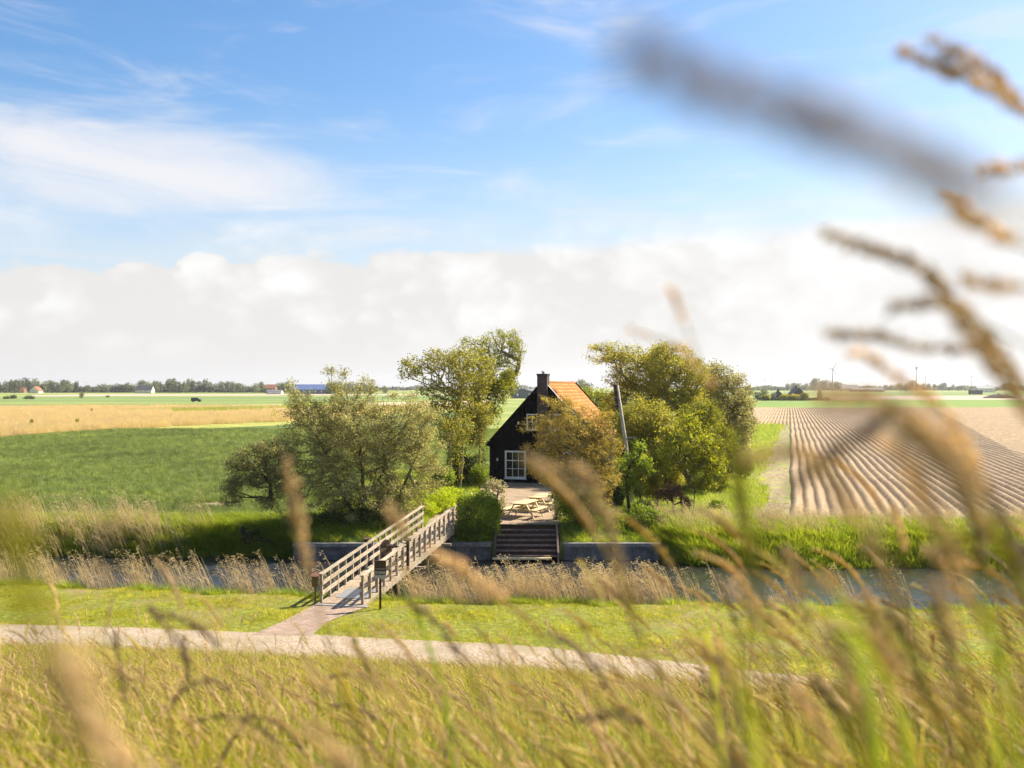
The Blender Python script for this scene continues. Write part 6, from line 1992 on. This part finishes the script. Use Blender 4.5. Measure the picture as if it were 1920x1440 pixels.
def sect(x):
    for lim, t_ in ((45, 'near the left edge'), (110, 'beside the pale gabled house'), (200, 'around the lone round field bush'), (300, 'by the white dark roofed house'), (400, 'above the black van'), (480, 'right of the black van'), (600, 'near the blue roofed shed'),
                    (1480, 'left of the far brown farmhouse'), (1545, 'just right of the far brown farmhouse'), (1600, 'around the grey wind turbine'), (1700, 'between the grey and dark turbines'), (1770, 'just right of the dark turbine'), (1850, 'above the rust brown container')):
        if x < lim: return t_
    return 'at the right edge'


xq = -60.0
while xq < 545:
    tall = 15 + 8 * (0.5 + 0.5 * math.sin(xq * 0.021 + 0.5)) + ra.uniform(-4, 6)
    if 175 < xq < 182 or 150 < xq < 158: tall *= 0.6
    yb = 739.5 + ra.uniform(-0.8, 0.5)
    kd = ra.choice((0, 1, 2, 3, 4, 5)); far_tree(xq, yb, yb - tall, kd, 'hazy %s tree in the far row %s' % (KN[kd], sect(xq)), GL, wscale=ra.uniform(0.8, 1.15), Y=ra.uniform(1000, 1150))
    xq += ra.uniform(5.0, 12.0)
for (x, yt, k) in ((620, 714, 0), (634, 712, 0), (648, 713, 2), (662, 714, 0), (676, 716, 2), (692, 722, 2), (706, 724, 3), (722, 722, 2)):
    far_tree(x, 738, yt, k, 'hazy round tree in the far clump behind the top of the willow', 'far clump behind the willow', Y=ra.uniform(860, 930))
for x, yt in ((950, 727), (960, 725), (968, 728), (1012, 728), (1082, 712), (1092, 708), (1100, 715)):
    far_tree(x, 738, yt, 2, 'hazy tree near the far grey barn seen past the farmhouse', 'far trees near the grey barn', Y=ra.uniform(800, 900))
xq = 1395.0
while xq < 1990:
    tall = 9 + 4 * math.sin(xq * 0.03) + ra.uniform(-2, 6)
    if 1520 < xq < 1590: tall += 6
    if 1700 < xq < 1725: tall += 2
    yb = 734.5
    kd = ra.choice((0, 1, 2, 3, 4, 5)); far_tree(xq, yb, yb - tall, kd, 'hazy pale %s tree on the horizon %s' % (KN[kd], sect(xq)), 'far trees on the right horizon', wscale=ra.uniform(0.9, 1.5), Y=ra.uniform(1400, 1800))
    xq += ra.uniform(5, 11)
for (x, yb, yt, k, lb) in ((153, 747, 733, 0, 'round dark bush standing alone in the left fields'), (55, 748.5, 741, 6, 'low wide bush at the far left before the gabled house'), (13, 748, 742, 6, 'small dark bush at the left edge of the fields'),
                           (25, 747.5, 740, 6, 'olive bush beside the small dark bush at the left edge'), (202, 745, 741, 6, 'tiny dark bush on the pale field')):
    far_tree(x, yb, yt, k, lb, None, 'field_bush', 'bush')
for (x, yb, yt, k, lb, m_) in ((1537, 749, 729, 1, 'bare brown round tree right of the far farmhouse', None), (1432, 750, 726, 0, 'tall olive tree left of the far outbuilding', None), (1420, 751, 733, 2, 'olive tree at the edge of the rounded tree by the far farm', None),
                               (1450, 749, 733, 0, 'dark green tree between the far farm roofs', None)):
    far_tree(x, yb, yt, k, lb, None, 'farm_tree', 'tree', Y=466)
for (x, y, rx, lb) in ((1490, 745, 14, 'large yellow flowering gorse bush before the far farmhouse'), (1472, 745, 9, 'yellow gorse bush between the two far gables'), (1436, 746, 9, 'yellow green bush left of the far outbuilding'), (1508, 743, 8, 'yellow bush at the right of the far farmhouse')):
    b0 = at0(x, 462, 0.9)
    bush('gorse_bush', lb, b0, [bl(x, y, rx, 5, 462)], 1500, 0.6, 0.5, M['leaf_gorse'] if 'gorse' in lb else M['leaf_yellow'], 2)
# hedge of the far farm and low ragged hedge under the far tree rows (one mass)
def hedge_strip(name, x0, x1, Y, h, n, material, kind='stuff', leaf=1.2, z=0.9, dep=4.0):
    X = rng.uniform(x0, x1, n); Z = rng.random(n) ** 0.8 * h * (0.7 + 0.3 * np.sin(X * 0.11) * np.sin(X * 0.037 + 1)) + z
    P = np.stack([X, Y + rng.uniform(-dep, dep, n), Z], -1)
    o = leaves_mesh(name, P, leaf, leaf * 0.8, material, wind=(0, 0, 0)); tag(o, kind=kind)
    return o


hedge_strip('far_hedge', -640, -150, 1080, 7.5, 16000, M['leaf_far'], leaf=2.0)
hedge_strip('distant_hedge', 330, 1000, 1750, 7.5, 12000, M['leaf_far'], leaf=3.0)
hedge_strip('distant_hedge', -900, 100, 1700, 8.0, 10000, M['leaf_far'], leaf=3.0)
hedge_strip('farm_hedge', 113, 146, 466, 1.6, 3500, M['leaf_dark'], leaf=0.6, dep=1.5)
# fence posts and scattered shrubs in the reed meadow
for (x, y, lb) in ((514, 787, 'small dark bush in the straw reeds beside the willow'), (59, 805, 'tiny bush in the straw reeds at the left'), (145, 803, 'tiny bush in the middle of the straw reeds'), (172, 777, 'tiny dark bush high in the reed meadow')):
    Y_ = 6.4 * F / (y + 3 - HY); b0 = at0(x, Y_, 0.9); b0[2] = 0.9
    r_ = 0.22 if x != 514 else 0.5
    bush('reed_bush', lb, b0, [(b0 + np.array([0, 0, 1.2]), (r_, r_, r_ * 2.2))], 160, 0.2, 0.12, M['leaf_olive'], 3)

# ================================================================ haze
hz = MB().box((-3600, -60, -2.4), (3600, 6200, 72)).build('haze', M['white'])
hm, t = mat('haze_air')
pv = t.n('ShaderNodeVolumePrincipled')
pv.inputs['Color'].default_value = (0.93, 0.95, 1.0, 1)
pv.inputs['Density'].default_value = 0.00011
pv.inputs['Anisotropy'].default_value = 0.35
o_ = t.n('ShaderNodeOutputMaterial'); t.link(pv.outputs[0], o_.inputs['Volume'])
hz.data.materials.clear(); hz.data.materials.append(hm)
hz['kind'] = 'stuff'
